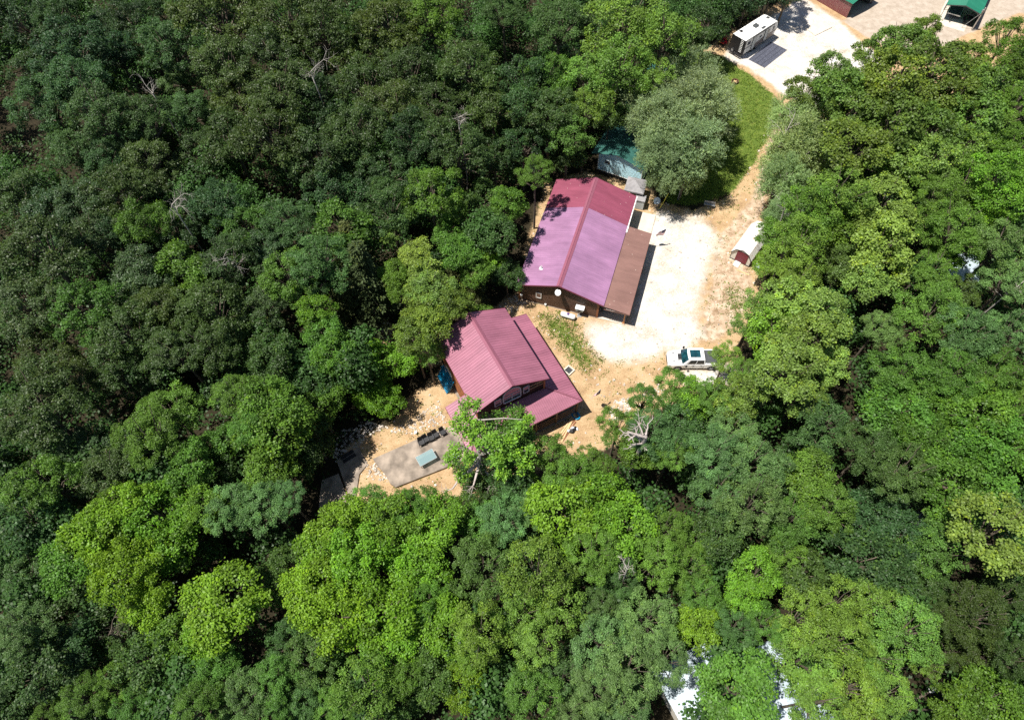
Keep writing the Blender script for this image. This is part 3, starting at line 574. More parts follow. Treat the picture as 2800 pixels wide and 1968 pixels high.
# arched window, two small windows, loose battens
def arch(x0, x1, z0, zs, zt, n=14):
    c = (x0 + x1) / 2; r = (x1 - x0) / 2; return [(x0, z0)] + [(c - r * math.cos(math.pi * k / n), zs + (zt - zs) * math.sin(math.pi * k / n)) for k in range(n + 1)] + [(x1, z0)]
ax0, ax1, az0, azs, azt = -7.52, -5.7, 4.86, 5.95, 6.95; y = Y0 - .045
out = arch(ax0 - .13, ax1 + .13, az0 - .13, azs, azt + .13); inn = arch(ax0, ax1, az0, azs, azt); mb = MB(); n = len(out)
for i in range(n):
    j = (i + 1) % n
    mb.add([(out[i][0], y - .05, out[i][1]), (out[j][0], y - .05, out[j][1]), (inn[j][0], y - .05, inn[j][1]), (inn[i][0], y - .05, inn[i][1]), (out[i][0], y + .03, out[i][1]), (out[j][0], y + .03, out[j][1]), (inn[j][0], y + .03, inn[j][1]), (inn[i][0], y + .03, inn[i][1])], [(0, 1, 2, 3), (0, 4, 5, 1), (3, 2, 6, 7)])
for z in (5.35, 5.92): mb.box(ax0, y - .045, z - .035, ax1, y + .02, z + .035)
mb.box((ax0 + ax1) / 2 - .05, y - .05, az0, (ax0 + ax1) / 2 + .05, y + .02, 5.9); mb.box(ax0, y - .16, az0 - .1, ax1, y, az0 - .0)
fr = mb.build('arched_window', M['bluewhite'], h2)
mb = MB(); mb.poly([(p[0], y - .01, p[1]) for p in inn]); mb.poly([(p[0], y + .01, p[1]) for p in inn]); mb.build('pane', M['pane'], fr)
window(h2, -8.47, -7.88, 4.92, 5.95, Y0 - .035, 'bluewhite', 'glass', 1); window(h2, -5.27, -4.76, 4.86, 5.95, Y0 - .035, 'bluewhite', 'glass', 1)
for z, a, b in ((5.62, -4.62, -3.1), (5.0, -4.62, -3.1), (4.25, -9.0, -7.95), (5.46, -3.9, -3.1)): mb = MB(); mb.box(a, Y0 - .08, z, b, Y0 - .035, z + .09); mb.build('batten', M['timber'], h2)
mb = MB(); mb.box(X0 - .09, 9.3, 1.2, X0 - .05, 10.9, 2.5); mb.build('side_window', M['offwhite'], h2)
def place2(name, x, y, z, label, cat, rz=0.0, group=None):
    c, s = math.cos(A2), math.sin(A2); return thing(name, (O2[0] + x * c - y * s, O2[1] + x * s + y * c, z), A2 + rz, label, cat, group)
t = place2('leaning_pallet', X0 - .75, 8.9, 0, 'bright blue slatted panel stack leaning against the left wall of the gabled log house', 'pallet')
for k in range(3):
    mb = MB(); dx = .16 * k
    for j in range(13): a = j * .2; mb.bar((-dx - .1, a, .02), (.62 - dx * .4, a, 1.75 - k * .12), .11, .03, (-1, 0, .4))
    for q in (.1, .5, .9): mb.bar((-dx - .05 + .7 * q - .04, -.05, .05 + 1.7 * q), (-dx - .05 + .7 * q - .04, 2.5, .05 + 1.7 * q), .05, .08)
    mb.build('slatted_panel', M['blue'], t)
flag((O2[0] + .9, O2[1] + .2, 2.9), R_(35), R_(30), 1.0, .7, 'small stars and stripes flag at the porch corner of the gabled log house', 1.5)
t = place2('window_well', 1.55, 5.1, 0, 'square concrete well box with a dark grate on the straw by the rose porch eave', 'well box', R_(18))
mb = MB(); 
for a in ((-.48, -.48, .48, -.34), (-.48, .34, .48, .48), (-.48, -.34, -.34, .34), (.34, -.34, .48, .34)): mb.box(a[0], a[1], 0, a[2], a[3], .2)
mb.build('rim', M['concpale'], t); mb = MB(); mb.box(-.34, -.34, .02, .34, .34, .05)
for k in range(6): mb.box(-.34, -.29 + k * .11, .08, .34, -.27 + k * .11, .11)
mb.build('grate', M['dgrey'], t)
t = place2('garden_hose', -.55, .0, 0, 'coiled bright blue hose lying under the porch corner by the timber boards', 'hose')
pts = []
for k in range(90): a = k * .42; r = .36 + .07 * math.sin(k * .9) ; pts.append((r * math.cos(a), r * 1.25 * math.sin(a), .04 + k * .0022))
mb = MB(); mb.tube([(-1.2, -.1, .05), (-1.0, .35, .05), (-.5, .3, .05)] + pts, .035, 6); mb.build('coil', M['blue'], t)
t = place2('timber_stack', -2.0, -.75, 0, 'loose timber boards lying on the straw at the porch corner', 'timber boards')
rr = random.Random(3)
for k in range(6):
    a = R_(34 + rr.uniform(-9, 9)); L_ = rr.uniform(2.0, 3.2); cx = rr.uniform(-.25, .25); cy = (k - 3) * .16; z = .03 + .045 * (k % 2)
    mb = MB(); mb.bar((cx - math.cos(a) * L_ / 2, cy - math.sin(a) * L_ / 2, z), (cx + math.cos(a) * L_ / 2, cy + math.sin(a) * L_ / 2, z + .06), .14, .04); mb.build('board', M['timber'] if k % 2 else M['logend'], t)
def blob(mb, c, r, seed, sz=.7, n=12, m=7):
    q = random.Random(seed); ph = [q.uniform(0, 6.28) for _ in range(6)]; rings = []
    for j in range(m + 1):
        th = -math.pi / 2 + .05 + (math.pi - .1) * j / m; ring = []
        for k in range(n):
            a = 2 * math.pi * k / n; rad = r * math.cos(th) * (1 + .22 * math.sin(2 * a + ph[0]) + .16 * math.sin(3 * a + ph[1] + 3 * th) + .1 * math.sin(5 * a + ph[2]))
            ring.append((c[0] + rad * math.cos(a), c[1] + rad * math.sin(a), max(.005, c[2] + r * sz * math.sin(th) * (1 + .15 * math.sin(3 * a + ph[3])))))
        rings.append(ring)
    mb.loft(rings)
t = place2('rubbish_bag', -1.75, -1.35, 0, 'torn dark and white plastic bag lying beside the timber boards', 'plastic bag')
mb = MB(); blob(mb, (0, 0, .15), .3, 1); blob(mb, (.35, .1, .12), .22, 2); mb.build('bag', M['black'], t); mb = MB(); blob(mb, (.15, .2, .17), .22, 3); blob(mb, (-.3, .18, .1), .18, 4); blob(mb, (.55, -.05, .08), .15, 6); mb.build('torn_sheet', M['cloth'], t)

# ------------------------------------------------------------------ slabs, chairs and table at the left end
def slabthing(name, pts, z0, z1, label, m='conc'):
    t = thing(name, G(*pts[0]), 0, label, 'concrete slab'); o = G(*pts[0]); mb = MB(); mb.slab([(G(*p)[0] - o[0], G(*p)[1] - o[1]) for p in pts], z0, z1); mb.build('slab', M[m], t); return t
P_ = lambda x, y: (800 + x / 3.28, 1100 + y / 3.28)
slabthing('patio_slab', [P_(930, 768), P_(880, 735), P_(825, 640), P_(760, 570), P_(725, 515), P_(1130, 335), P_(1440, 215), P_(1530, 330), P_(1560, 520)], -.02, .3, 'long stained patio slab with chairs and a glass table on it')
slabthing('middle_slab', [P_(520, 880), P_(400, 530), P_(520, 455), P_(600, 405), P_(672, 560), P_(600, 650), P_(560, 900)], -.02, .16, 'shaded middle slab with a dark step, between patio and forest')
slabthing('lower_slab', [P_(235, 1000), P_(250, 800), P_(265, 700), P_(415, 640), P_(512, 905), P_(480, 960)], -.02, .1, 'lowest dark slab at the forest edge, half under the trees')
t = place2('step_mat', -23.6, 7.0, .16, 'black step mats on the far edge of the middle slab', 'mat', R_(8))
mb = MB(); mb.box(-.7, -.45, 0, .75, -.05, .05); mb.box(-.7, .05, 0, .75, .4, .09); mb.build('tread', M['black'], t)
def chair(x, y, rz, label):
    t = place2('patio_chair', x, y, .3, label, 'chair', rz, 'black patio chairs in a row on the slab')
    mb = MB(); mb.box(-.27, -.27, .36, .27, .27, .46); mb.build('seat', M['black'], t, bevel=.02)
    mb = MB(); mb.add([(-.27, .22, .44), (.27, .22, .44), (.27, .29, .44), (-.27, .29, .44), (-.25, .40, .98), (.25, .40, .98), (.25, .45, .97), (-.25, .45, .97)], [(3, 2, 1, 0), (4, 5, 6, 7), (0, 1, 5, 4), (1, 2, 6, 5), (2, 3, 7, 6), (3, 0, 4, 7)]); mb.build('backrest', M['black'], t)
    for s in (-1, 1):
        mb = MB(); mb.tube([(s * .3, -.28, 0), (s * .3, -.27, .62), (s * .3, .1, .64), (s * .3, .34, .6)], .02, 6); mb.build('armrest', M['dgrey'], t)
        mb = MB(); mb.tube([(s * .28, .25, .4), (s * .3, .36, 0)], .02, 6); mb.build('leg', M['dgrey'], t)
    return t
for k, (x, lb) in enumerate(((-16.33, 'leftmost'), (-15.78, 'second from left'), (-15.22, 'middle one'), (-14.66, 'fourth from left'), (-13.88, 'rightmost, standing slightly apart'))):
    chair(x, 4.62 + (.04 if k % 2 else -.03), R_((-3, 4, -2, 3, 6)[k]), 'black patio chair on the slab, %s of five' % lb)
t = place2('glass_table', -16.55, 2.72, .3, 'rectangular glass patio table with a thin frame on the stained slab', 'table', R_(3))
mb = MB(); mb.box(-.92, -.55, .72, .92, .55, .735); mb.build('tabletop', M['tglass'], t)
mb = MB()
for a in ((-.95, -.58, .95, -.55), (-.95, .55, .95, .58), (-.95, -.55, -.92, .55), (.92, -.55, .95, .55)): mb.box(a[0], a[1], .69, a[2], a[3], .745)
mb.build('frame', M['grey'], t)
for x in (-.85, .85):
    for y in (-.48, .48): mb = MB(); mb.cyl((x, y, 0), (x, y, .69), .025, 6); mb.build('leg', M['grey'], t)
t = place2('side_table', -13.9, 1.55, .3, 'small pale side table at the right end of the slab beneath the ragged oak', 'side table', R_(20))
mb = MB(); mb.box(-.32, -.32, .45, .32, .32, .49); mb.build('tabletop', M['paleroof'], t)
for x in (-.27, .27):
    for y in (-.27, .27): mb = MB(); mb.cyl((x, y, 0), (x, y, .45), .02, 6); mb.build('leg', M['grey'], t)
t = place2('fire_bowl', -13.3, .3, 0, 'round clay fire bowl on the bare ground by the slab end', 'fire bowl')
mb = MB(); mb.loft([[(r * math.cos(2 * math.pi * k / 24), r * math.sin(2 * math.pi * k / 24), z) for k in range(24)] for r, z in ((.3, 0), (.45, .25), (.5, .33), (.44, .33), (.38, .15))]); mb.build('bowl', M['clay'], t)
t = place2('well_cap', -16.35, 6.15, 0, 'round white well cap on the rocky straw above the chairs', 'well cap')
mb = MB(); mb.cyl((0, 0, 0), (0, 0, .3), .13, 14); mb.dome((0, 0, .3), .17, .17, .08, 14, 4); mb.build('cap', M['white'], t)

# ------------------------------------------------------------------ pickup truck
ang = R_(-2.9); tk = thing('pickup_truck', (18.05, 35.5, 0), ang, 'white four door pickup truck with a glass roof panel on the gravel', 'pickup truck')
# x rearwards, y away from the camera; wheels at x=0 and 3.65, body y from -0.05 to 1.98
yc, HW = .96, 1.0
def sec(x, w, zb, zbelt, zt, crown=.04, tw=.82):
    pts = []
    for s in (-1, 1):
        p = [(x, yc + s * w * .96, zb), (x, yc + s * w, zb + .18), (x, yc + s * w, zbelt - .15), (x, yc + s * (w - .03), zbelt), (x, yc + s * w * tw, zt), (x, yc + s * w * .35, zt + crown)]
        pts += p if s == -1 else p[::-1]
    return pts
mb = MB(); mb.loft([sec(-1.1, .62, .5, .72, .80, .01), sec(-1.04, .80, .42, .85, .96, .03), sec(-.86, .93, .38, .95, 1.06, .05), sec(-.5, HW, .36, 1.02, 1.13, .06), sec(.0, HW, .36, 1.06, 1.19, .06), sec(.42, HW, .36, 1.12, 1.24, .04), sec(.6, .99, .36, 1.14, 1.2, .02), sec(2.85, .99, .36, 1.14, 1.2, .02), sec(2.87, 1.0, .36, 1.22, 1.24, 0), sec(4.6, .99, .38, 1.22, 1.24, 0), sec(4.74, .96, .42, 1.2, 1.22, 0)])
mb.build('body', M['carpaint'], tk, smooth=False, bevel=.02)
def cabsec(x0, x1, w0, w1, z0, z1): return [(x0, yc - w0, z0), (x0, yc + w0, z0), (x1, yc + w1, z1), (x1, yc - w1, z1)]
mb = MB(); zb, zt = 1.17, 1.84; bx0, bx1, tx0, tx1 = .36, 2.86, .98, 2.74; w0, w1 = .95, .76
cb = [(bx0 + .02, yc - w0 * .9, zb), (bx0 + .25, yc - w0, zb), (bx1, yc - w0, zb), (bx1, yc + w0, zb), (bx0 + .25, yc + w0, zb), (bx0 + .02, yc + w0 * .9, zb), (bx0 - .05, yc + .3, zb), (bx0 - .05, yc - .3, zb)]
ct = [(tx0 + .02, yc - w1 * .92, zt), (tx0 + .16, yc - w1, zt), (tx1, yc - w1, zt), (tx1, yc + w1, zt), (tx0 + .16, yc + w1, zt), (tx0 + .02, yc + w1 * .92, zt), (tx0 - .03, yc + .3, zt + .02), (tx0 - .03, yc - .3, zt + .02)]
cm = [tuple(a * .12 + b * .88 for a, b in zip(p, q)) for p, q in zip(cb, ct)]
cu = [(p[0] * .9 + .1 * 1.9, yc + (p[1] - yc) * .9, p[2] + .05) for p in ct]
mb.loft([cb, cm, ct, cu]); mb.build('cab', M['carpaint'], tk, bevel=.015)
def onface(p0, p1, p2, p3, a0, a1, b0, b1, off):   # a quad inset on a face, lifted off it
    P = [Vector(q) for q in (p0, p1, p2, p3)]
    f = lambda a, b: (P[0] * (1 - a) + P[1] * a) * (1 - b) + (P[3] * (1 - a) + P[2] * a) * b
    n = (P[1] - P[0]).cross(P[3] - P[0]).normalized() * off; q = [f(a0, b0), f(a1, b0), f(a1, b1), f(a0, b1)]
    return [tuple(v + n) for v in q] + [tuple(v - n * .2) for v in q]
def pane(name, parent, m, args):
    v = onface(*args); mb = MB(); mb.add(v, [(0, 1, 2, 3), (0, 4, 5, 1), (1, 5, 6, 2), (2, 6, 7, 3), (3, 7, 4, 0)]); return mb.build(name, m, parent)
mb = MB(); wv = []
for i in range(7):
    s = -1 + 2 * i / 6; xb = bx0 - .075 + .10 * s * s; xt = tx0 - .03 + .06 * s * s
    wv.append([(xb + (xt - xb) * t_ - .012, yc + s * (w0 * .93 + (w1 * .93 - w0 * .93) * t_), zb + .03 + (zt - .0 - zb - .03) * t_ + .03) for t_ in (0.02, .97)])
mb.add([p for q in wv for p in q], [(2 * i, 2 * i + 1, 2 * i + 3, 2 * i + 2) for i in range(6)]); o = mb.build('windscreen', M['tealglass'], tk, smooth=True)
for s, nm in ((-1, 'side_window'), (1, 'side_window')):
    y0_, y1_ = yc + s * w0, yc + s * w1; A, B, C_, D = (bx0 + .25, y0_, zb), (bx1, y0_, zb), (tx1, y1_, zt), (tx0 + .16, y1_, zt)
    if s > 0: A, B, C_, D = B, A, D, C_
    for a0, a1 in (((.10, .50), (.54, .93)) if s < 0 else ((.07, .46), (.5, .9))):
        pane(nm, tk, M['glass'], (A, B, C_, D, a0, a1, .1, .86, .012))
pane('rear_window', tk, M['glass'], ((bx1, yc + w0, zb), (bx1, yc - w0, zb), (tx1, yc - w1, zt), (tx1, yc + w1, zt), .12, .88, .15, .85, .012))
mb = MB(); mb.box(1.18, yc - .47, 1.896, 2.3, yc + .47, 1.912); mb.build('roof_panel', M['tealglass'], tk)
mb = MB(); mb.box(2.48, yc + .05, 1.89, 2.62, yc + .1, 1.96); mb.build('antenna_fin', M['black'], tk)
mb = MB(); mb.box(2.95, yc - .83, 1.245, 4.62, yc + .83, 1.262); mb.build('bed_cover', M['dgrey'], tk)
mb = MB(); mb.loft([[(x, yc - .36, z), (x, yc + .36, z), (x, yc + .36, z + .03), (x, yc - .36, z + .03)] for x, z in ((-.02, 1.245), (.36, 1.285))])
mb.box(-.1, yc - .46, 1.24, .34, yc - .41, 1.275); mb.box(-.1, yc + .41, 1.24, .34, yc + .46, 1.275); mb.build('bonnet_scoop', M['black'], tk)
for s in (-1, 1):
    mb = MB(); mb.box(-.55, yc + s * .52 - .08, 1.155, -.32, yc + s * .52 + .08, 1.185); mb.build('bonnet_vent', M['dgrey'], tk)
    mb = MB(); mb.box(.72, yc + s * 1.02 - .02, 1.16, .82, yc + s * 1.22, 1.2); mb.box(.66, yc + s * 1.22 - .09, 1.1, .86, yc + s * 1.22 + .09, 1.36); mb.build('door_mirror', M['black'], tk, bevel=.02)
    mb = MB(); mb.loft([[(-1.045, yc + s * .55, z), (-.98, yc + s * .84, z), (-.84, yc + s * .945, z), (-.8, yc + s * .9, z), (-.95, yc + s * .6, z)] for z in (.76, .9)]); mb.build('headlight', M['glass'], tk)
    for hx in (1.45, 2.35):
        mb = MB(); mb.box(hx, yc + s * 1.015 - .015, .98, hx + .2, yc + s * 1.015 + .015, 1.02); mb.build('door_handle', M['black'], tk)
mb = MB(); mb.box(-1.13, yc - .55, .52, -1.08, yc + .55, .76); mb.build('grille', M['black'], tk)
mb = MB(); mb.box(-1.1, yc - .82, .34, -.9, yc + .82, .46); mb.box(4.7, yc - .88, .42, 4.85, yc + .88, .62); mb.build('bumper', M['dgrey'], tk, bevel=.02)
mb = MB()
for x, z0_, z1_ in ((1.62, .42, 1.12), (.62, .42, 1.12), (2.72, .42, 1.12)): mb.box(x, yc - 1.004, z0_, x + .012, yc + 1.004, z1_)
mb.build('door_gap', M['dgrey'], tk)
for x in (0, 3.65):
    for s in (-1, 1):
        y = yc + s * .88; 
        mb = MB(); mb.cyl((x, y - s * .2, .42), (x, yc + s * 1.0 + s * .008, .42), .47, 28); mb.build('wheel_arch', M['black'], tk)
        mb = MB(); mb.tube([(x, y - .14, .41), (x, y - .12, .41), (x, y + .12, .41), (x, y + .15, .41)], [.36, .41, .41, .36], 28); ty = mb.build('tyre', M['rubber'], tk); ty.location = (0, s * .02, 0)
        mb = MB(); yy = y + s * .165; mb.cyl((x, yy - s * .02, .41), (x, yy, .41), .25, 20); rim = mb.build('wheel', M['dgrey'], tk)
        mb = MB()
        for k in range(6): a = k * math.pi / 3; mb.bar((x, yy + s * .01, .41), (x + .24 * math.cos(a), yy + s * .01, .41 + .24 * math.sin(a)), .05, .02, (0, 1, 0))
        mb.build('spokes', M['grey'], rim)

# ------------------------------------------------------------------ travel trailer
rv = thing('travel_trailer', (36.25, 88.27, 0), R_(38.15), 'white and taupe travel trailer with black rear and white ladder on the far gravel', 'caravan')
RL, RW, RB, RT = 7.75, 2.46, .62, 2.95
prof = [(0, RB), (0.0, RT - .06), (.1, RT), (RL - .9, RT), (RL - .35, RT - .12), (RL, RT - .75), (RL + .05, 1.5), (RL - .35, .9), (RL - .6, RB)]
mb = MB(); mb.loft([[(x, y, z) for x, z in prof] for y in (0.02, RW - .02)]); mb.build('body', M['white'], rv, bevel=.03)
mb = MB(); mb.loft([[(x, .1, z), (x, RW - .1, z), (x, RW - .1, z + .03), (x, .1, z + .03)] for x, z in ((.08, RT), (RL - .9, RT), (RL - .4, RT - .11))]); mb.build('roof_skin', M['white'], rv)
mb = MB(); mb.box(-.03, .0, RB, .0, RW, RT - .03); mb.box(-.035, -.0, RT - .1, .0, RW, RT - .02); mb.build('rear_panel', M['black'], rv)
mb = MB(); mb.box(.0, -.0, RB, .28, .02, RT - .05); mb.box(.28, -.0, 1.45, 1.75, .02, 1.55); mb.box(.3, -.002, RT - .1, RL - .8, .022, RT - .04); mb.build('black_trim', M['black'], rv)
mb = MB(); mb.add([(2.7, -.0, RB + .02), (RL - .6, -.0, RB + .02), (RL - .3, -.0, .95), (RL - .05, -.0, 1.55), (4.8, -.0, 1.62), (2.7, -.0, 1.35)], [(0, 1, 2, 3, 4, 5)]); mb.add([(2.7, .02, RB + .02), (RL - .6, .02, RB + .02), (RL - .3, .02, .95), (RL - .05, .02, 1.55), (4.8, .02, 1.62), (2.7, .02, 1.35)], [(5, 4, 3, 2, 1, 0)]); mb.build('taupe_band', M['taupe'], rv)
mb = MB(); mb.box(6.9, -.012, .98, 7.5, 0.0, 1.35); mb.build('pale_hatch', M['white'], rv, bevel=.005)
for x0_, x1_, z0_, z1_ in ((.75, 1.35, 1.9, 2.4), (5.4, 5.85, 1.75, 2.3), (6.65, 7.05, 1.7, 2.3), (3.5, 4.0, 1.9, 2.15)):
    mb = MB(); mb.box(x0_, -.025, z0_, x1_, 0.0, z1_); fr = mb.build('window', M['dgrey'], rv); mb = MB(); mb.box(x0_ + .04, -.032, z0_ + .04, x1_ - .04, -.026, z1_ - .04); mb.build('pane', M['glass'], fr)
for x in (1.95, 4.75):
    mb = MB(); mb.box(x, -.02, .82, x + .7, 0, 2.62); d = mb.build('door', M['offwhite'], rv); mb = MB(); mb.box(x - .03, -.03, .8, x, -.0, 2.65); mb.box(x + .7, -.03, .8, x + .73, 0, 2.65); mb.build('door_frame', M['black'], d)
mb = MB(); mb.cyl((1.7, -.1, RT - .12), (6.6, -.1, RT - .12), .06, 10); mb.bar((1.75, -.07, .9), (1.75, -.1, RT - .15), .05, .04); mb.bar((4.62, -.07, .9), (4.62, -.1, RT - .15), .06, .04); mb.build('awning', M['black'], rv)
for n_, (a, b, c, d, e, f) in dict(air_conditioner=(3.4, 1.0, 4.15, 1.65, .03, .3), roof_vent=(1.05, 1.75, 1.45, 2.15, .03, .14), skylight=(4.0, .18, 4.75, .5, .03, .13), fan_vent=(6.55, 1.25, 6.95, 1.65, .03, .13)).items():
    mb = MB(); mb.box(a, b, RT + e, c, d, RT + f); mb.build(n_, M['dgrey'] if n_ != 'roof_vent' else M['black'], rv, bevel=.05 if n_ == 'air_conditioner' else .01)
mb = MB()
for x, y in ((.7, .85), (.95, .35), (1.2, 2.3), (2.8, 2.35), (5.6, .7)): mb.cyl((x, y, RT), (x, y, RT + .14), .045, 8)
mb.build('pipe_vents', M['dgrey'], rv)
mb = MB()
for y in (.3, .68): mb.tube([(-.09, y, .9), (-.09, y, RT - .05), (.12, y, RT + .09)], .022, 6)
for k in range(8): mb.box(-.11, .3, .98 + k * .25, -.07, .68, 1.03 + k * .25)
mb.build('ladder', M['white'], rv)
for x in (2.6, 3.5):
    for y in (.08, RW - .3):
        mb = MB(); mb.tube([(x, y, .36), (x, y + .02, .36), (x, y + .2, .36), (x, y + .22, .36)], [.31, .36, .36, .31], 22); wl = mb.build('wheel', M['rubber'], rv); mb = MB(); mb.cyl((x, y - .01, .36), (x, y + .01, .36), .19, 14); mb.build('rim', M['grey'], wl)
mb = MB(); mb.cyl((-.16, 1.75, .75), (-.02, 1.75, .75), .33, 20); mb.build('spare_tyre', M['rubber'], rv); mb = MB(); mb.cyl((-.18, 1.75, .75), (-.165, 1.75, .75), .18, 14); mb.build('spare_wheel_rim', M['grey'], rv)
mb = MB(); mb.box(-.25, .1, .45, -.05, RW - .1, .57); mb.build('rear_bumper', M['black'], rv)
mb = MB(); mb.bar((RL - .7, .7, .5), (RL + .9, RW / 2, .5), .08, .1); mb.bar((RL - .7, RW - .7, .5), (RL + .9, RW / 2, .5), .08, .1); mb.cyl((RL + .7, RW / 2, 0), (RL + .7, RW / 2, .75), .05, 8); mb.box(RL + .15, .85, .56, RL + .55, 1.6, .85); mb.build('hitch', M['black'], rv)
a, b, c, d = [G(*q) for q in ((2046.0, 163.1), (2108.1, 114.7), (2152.5, 137.6), (2090.5, 186.6))]
t = thing('ground_mat', a, 0, 'large dark woven mat laid beside the travel trailer', 'mat'); sh = lambda q: (q[0] - a[0], q[1] - a[1])
mb = MB(); mb.slab([sh(a), sh(d), sh(c), sh(b)], .006, .022); mb.build('weave', M['mat'], t)
mb = MB()
for k in range(1, 4):
    f = k / 4; p = [a[i] * (1 - f) + d[i] * f - a[i] for i in (0, 1)]; q = [b[i] * (1 - f) + c[i] * f - a[i] for i in (0, 1)]; mb.bar((p[0], p[1], .024), (q[0], q[1], .024), .05, .008)
mb.build('seam', M['black'], t)
pd = [G(*q) for q in ((2200.5, 78.2), (2228.5, 99.3), (2274.5, 76.5), (2243, 56))]
t = thing('concrete_pad', pd[0], 0, 'bare rectangular concrete pad set in the far gravel', 'concrete slab')
mb = MB(); mb.slab([(q[0] - pd[0][0], q[1] - pd[0][1]) for q in pd], -.02, .12); mb.build('slab', M['concpale'], t)
# mower, rod, fire ring
x, y = G(1976, 120); t = thing('ride_on_mower', (x, y), R_(50), 'red ride-on mower parked behind the black rear end of the trailer', 'mower')
mb = MB(); mb.loft([[(a_, -.28, .3), (a_, .28, .3), (a_, .22, z), (a_, -.22, z)] for a_, z in ((.1, .75), (.7, .72), (.95, .55))]); mb.box(-.7, -.4, .45, -.05, .4, .62); mb.build('bonnet', M['red'], t, bevel=.03)
mb = MB(); mb.box(-.5, -.25, .62, -.1, .25, .7); mb.box(-.6, -.25, .62, -.5, .25, 1.0); mb.build('seat', M['black'], t, bevel=.03)
mb = MB(); mb.box(-.1, -.55, .15, .45, .55, .3); mb.build('deck', M['red'], t, bevel=.03)
mb = MB(); mb.tube([(.2, 0, .7), (.05, 0, .95)], .025, 6); mb.tube([(.05 + .0, .18 * math.cos(a_), .95 + .06 * math.sin(a_)) for a_ in [k * math.pi / 6 for k in range(13)]], .018, 5); mb.build('steering_wheel', M['black'], t)
for a_, r_, s in ((-.4, .26, -1), (-.4, .26, 1), (.65, .19, -1), (.65, .19, 1)):
    mb = MB(); mb.cyl((a_, s * .36 - .1, r_), (a_, s * .36 + .1, r_), r_, 18); mb.build('wheel', M['rubber'], t)
x, y = G(1930, 108); x2, y2 = G(1973, 110)
t = thing('teal_pole', (x, y), 0, 'thin teal pole lying on the forest edge behind the mower', 'pole'); mb = MB(); mb.tube([(0, 0, .9), (x2 - x, y2 - y, .95)], .05, 8); mb.tube([(.3, 0, 0), (.3, 0, .9)], .03, 6); mb.build('rod', M['tealrod'], t)
x, y = G(2009, 226); t = thing('fire_ring', (x, y), 0, 'round rusty fire ring with ash and split logs on the lawn', 'fire ring')
mb = MB(); mb.loft([[(r * math.cos(2 * math.pi * k / 24), r * math.sin(2 * math.pi * k / 24), z) for k in range(24)] for r, z in ((.5, 0), (.52, .3), (.47, .3), (.45, .03))], False); mb.build('ring', M['trim_brown'], t)
mb = MB(); mb.cyl((0, 0, 0.01), (0, 0, .05), .45, 18); mb.build('ash_bed', M['black'], t); mb = MB(); mb.bar((-.3, -.1, .12), (.25, .15, .15), .12, .1); mb.bar((-.1, .3, .15), (.2, -.25, .13), .1, .1); mb.build('split_logs', M['timber'], t)
x, y = G(1938, 566); t = thing('garden_bench', (x, y), R_(-18), 'low grey metal bench in the tree shade at the top of the yard', 'bench')
mb = MB(); mb.box(-.7, -.18, .4, .7, .18, .45); mb.build('seat', M['grey'], t); mb = MB(); mb.box(-.7, .18, .5, .7, .22, .8); mb.build('backrest', M['grey'], t)
for sx in (-.6, .6): mb = MB(); mb.box(sx - .03, -.18, 0, sx + .03, .2, .4); mb.build('leg', M['dgrey'], t)

# ------------------------------------------------------------------ pale blue house with the dark green roof
ma = R_(-30.1); mh = thing('pale_blue_house', (12.4, 66.3, 0), ma, 'long pale blue sided house with a dark green metal roof behind the log house', 'house')
MW, ML, MZ0, MZ = 6.15, 20.0, .5, 2.95; MEL, MER, MRX, MRZ = -.95, 6.7, 2.6, 4.0; MZE = 2.9
mb = MB(); mb.loft([[(0, y, MZ0), (MW, y, MZ0), (MW, y, MZ - .1), (MRX, y, MRZ - .12), (0, y, MZ - .02)] for y in (0, ML)]); mb.build('wall', M['siding'], mh)
mb = MB()
for k in range(1, 17):
    z = MZ0 + k * .2; a_ = 0 if z < MZ - .1 else (z - MZE + .12) / (MRZ - MZE) * (MRX - MEL) + MEL; b_ = MW if z < MZ - .2 else MER - (z - MZE + .12) / (MRZ - MZE) * (MER - MRX)
    if b_ - a_ > .2: mb.box(max(a_, 0), -.022, z, min(b_, MW), .0, z + .02)
mb.build('siding_lap', M['siding'], mh)
mb = MB(); mb.box(.03, .05, 0, MW - .03, ML - .05, MZ0); mb.build('skirting', M['dgrey'], mh)
mb = MB(); mb.box(-.02, -.04, MZ0 - .06, MW + .02, -.0, MZ0 + .03); mb.box(-.01, -.03, MZ0, .08, 0, MZ - .1); mb.box(MW - .08, -.03, MZ0, MW + .01, 0, MZ - .15); mb.build('trim', M['white'], mh)
sA = Vector((MRX - MEL, 0, MRZ - MZE)); sB = Vector((MRX - MER, 0, MRZ - MZE)); mb = MB()
ribs(mb, (MEL, -.25, MZE), (0, 1, 0), sA, ML + .5, lambda x: 0, lambda x: sA.length, .3); ribs(mb, (MER, -.25, MZE), (0, 1, 0), sB, ML + .5, lambda x: 0, lambda x: sB.length, .3); mb.build('roof', M['roof_teal'], mh)
mb = MB(); mb.box(.95, -.04, 1.9, 1.68, -.0, 2.4); fr = mb.build('window', M['offwhite'], mh); mb = MB(); mb.box(1.0, -.05, 1.94, 1.63, -.042, 2.36); mb.build('pane', M['glass'], fr); mb = MB(); mb.box(1.0, -.06, 2.13, 1.63, -.052, 2.17); mb.build('sash', M['offwhite'], fr)
mb = MB(); mb.box(2.4, -.03, 3.5, 2.85, 0, 3.75); mb.build('gable_vent', M['offwhite'], mh)
mb = MB(); mb.tube([(.4, -.05, 2.75), (3.0, -.05, 2.75), (3.0, -.05, 3.2)], .015, 4); mb.build('cable', M['dgrey'], mh)

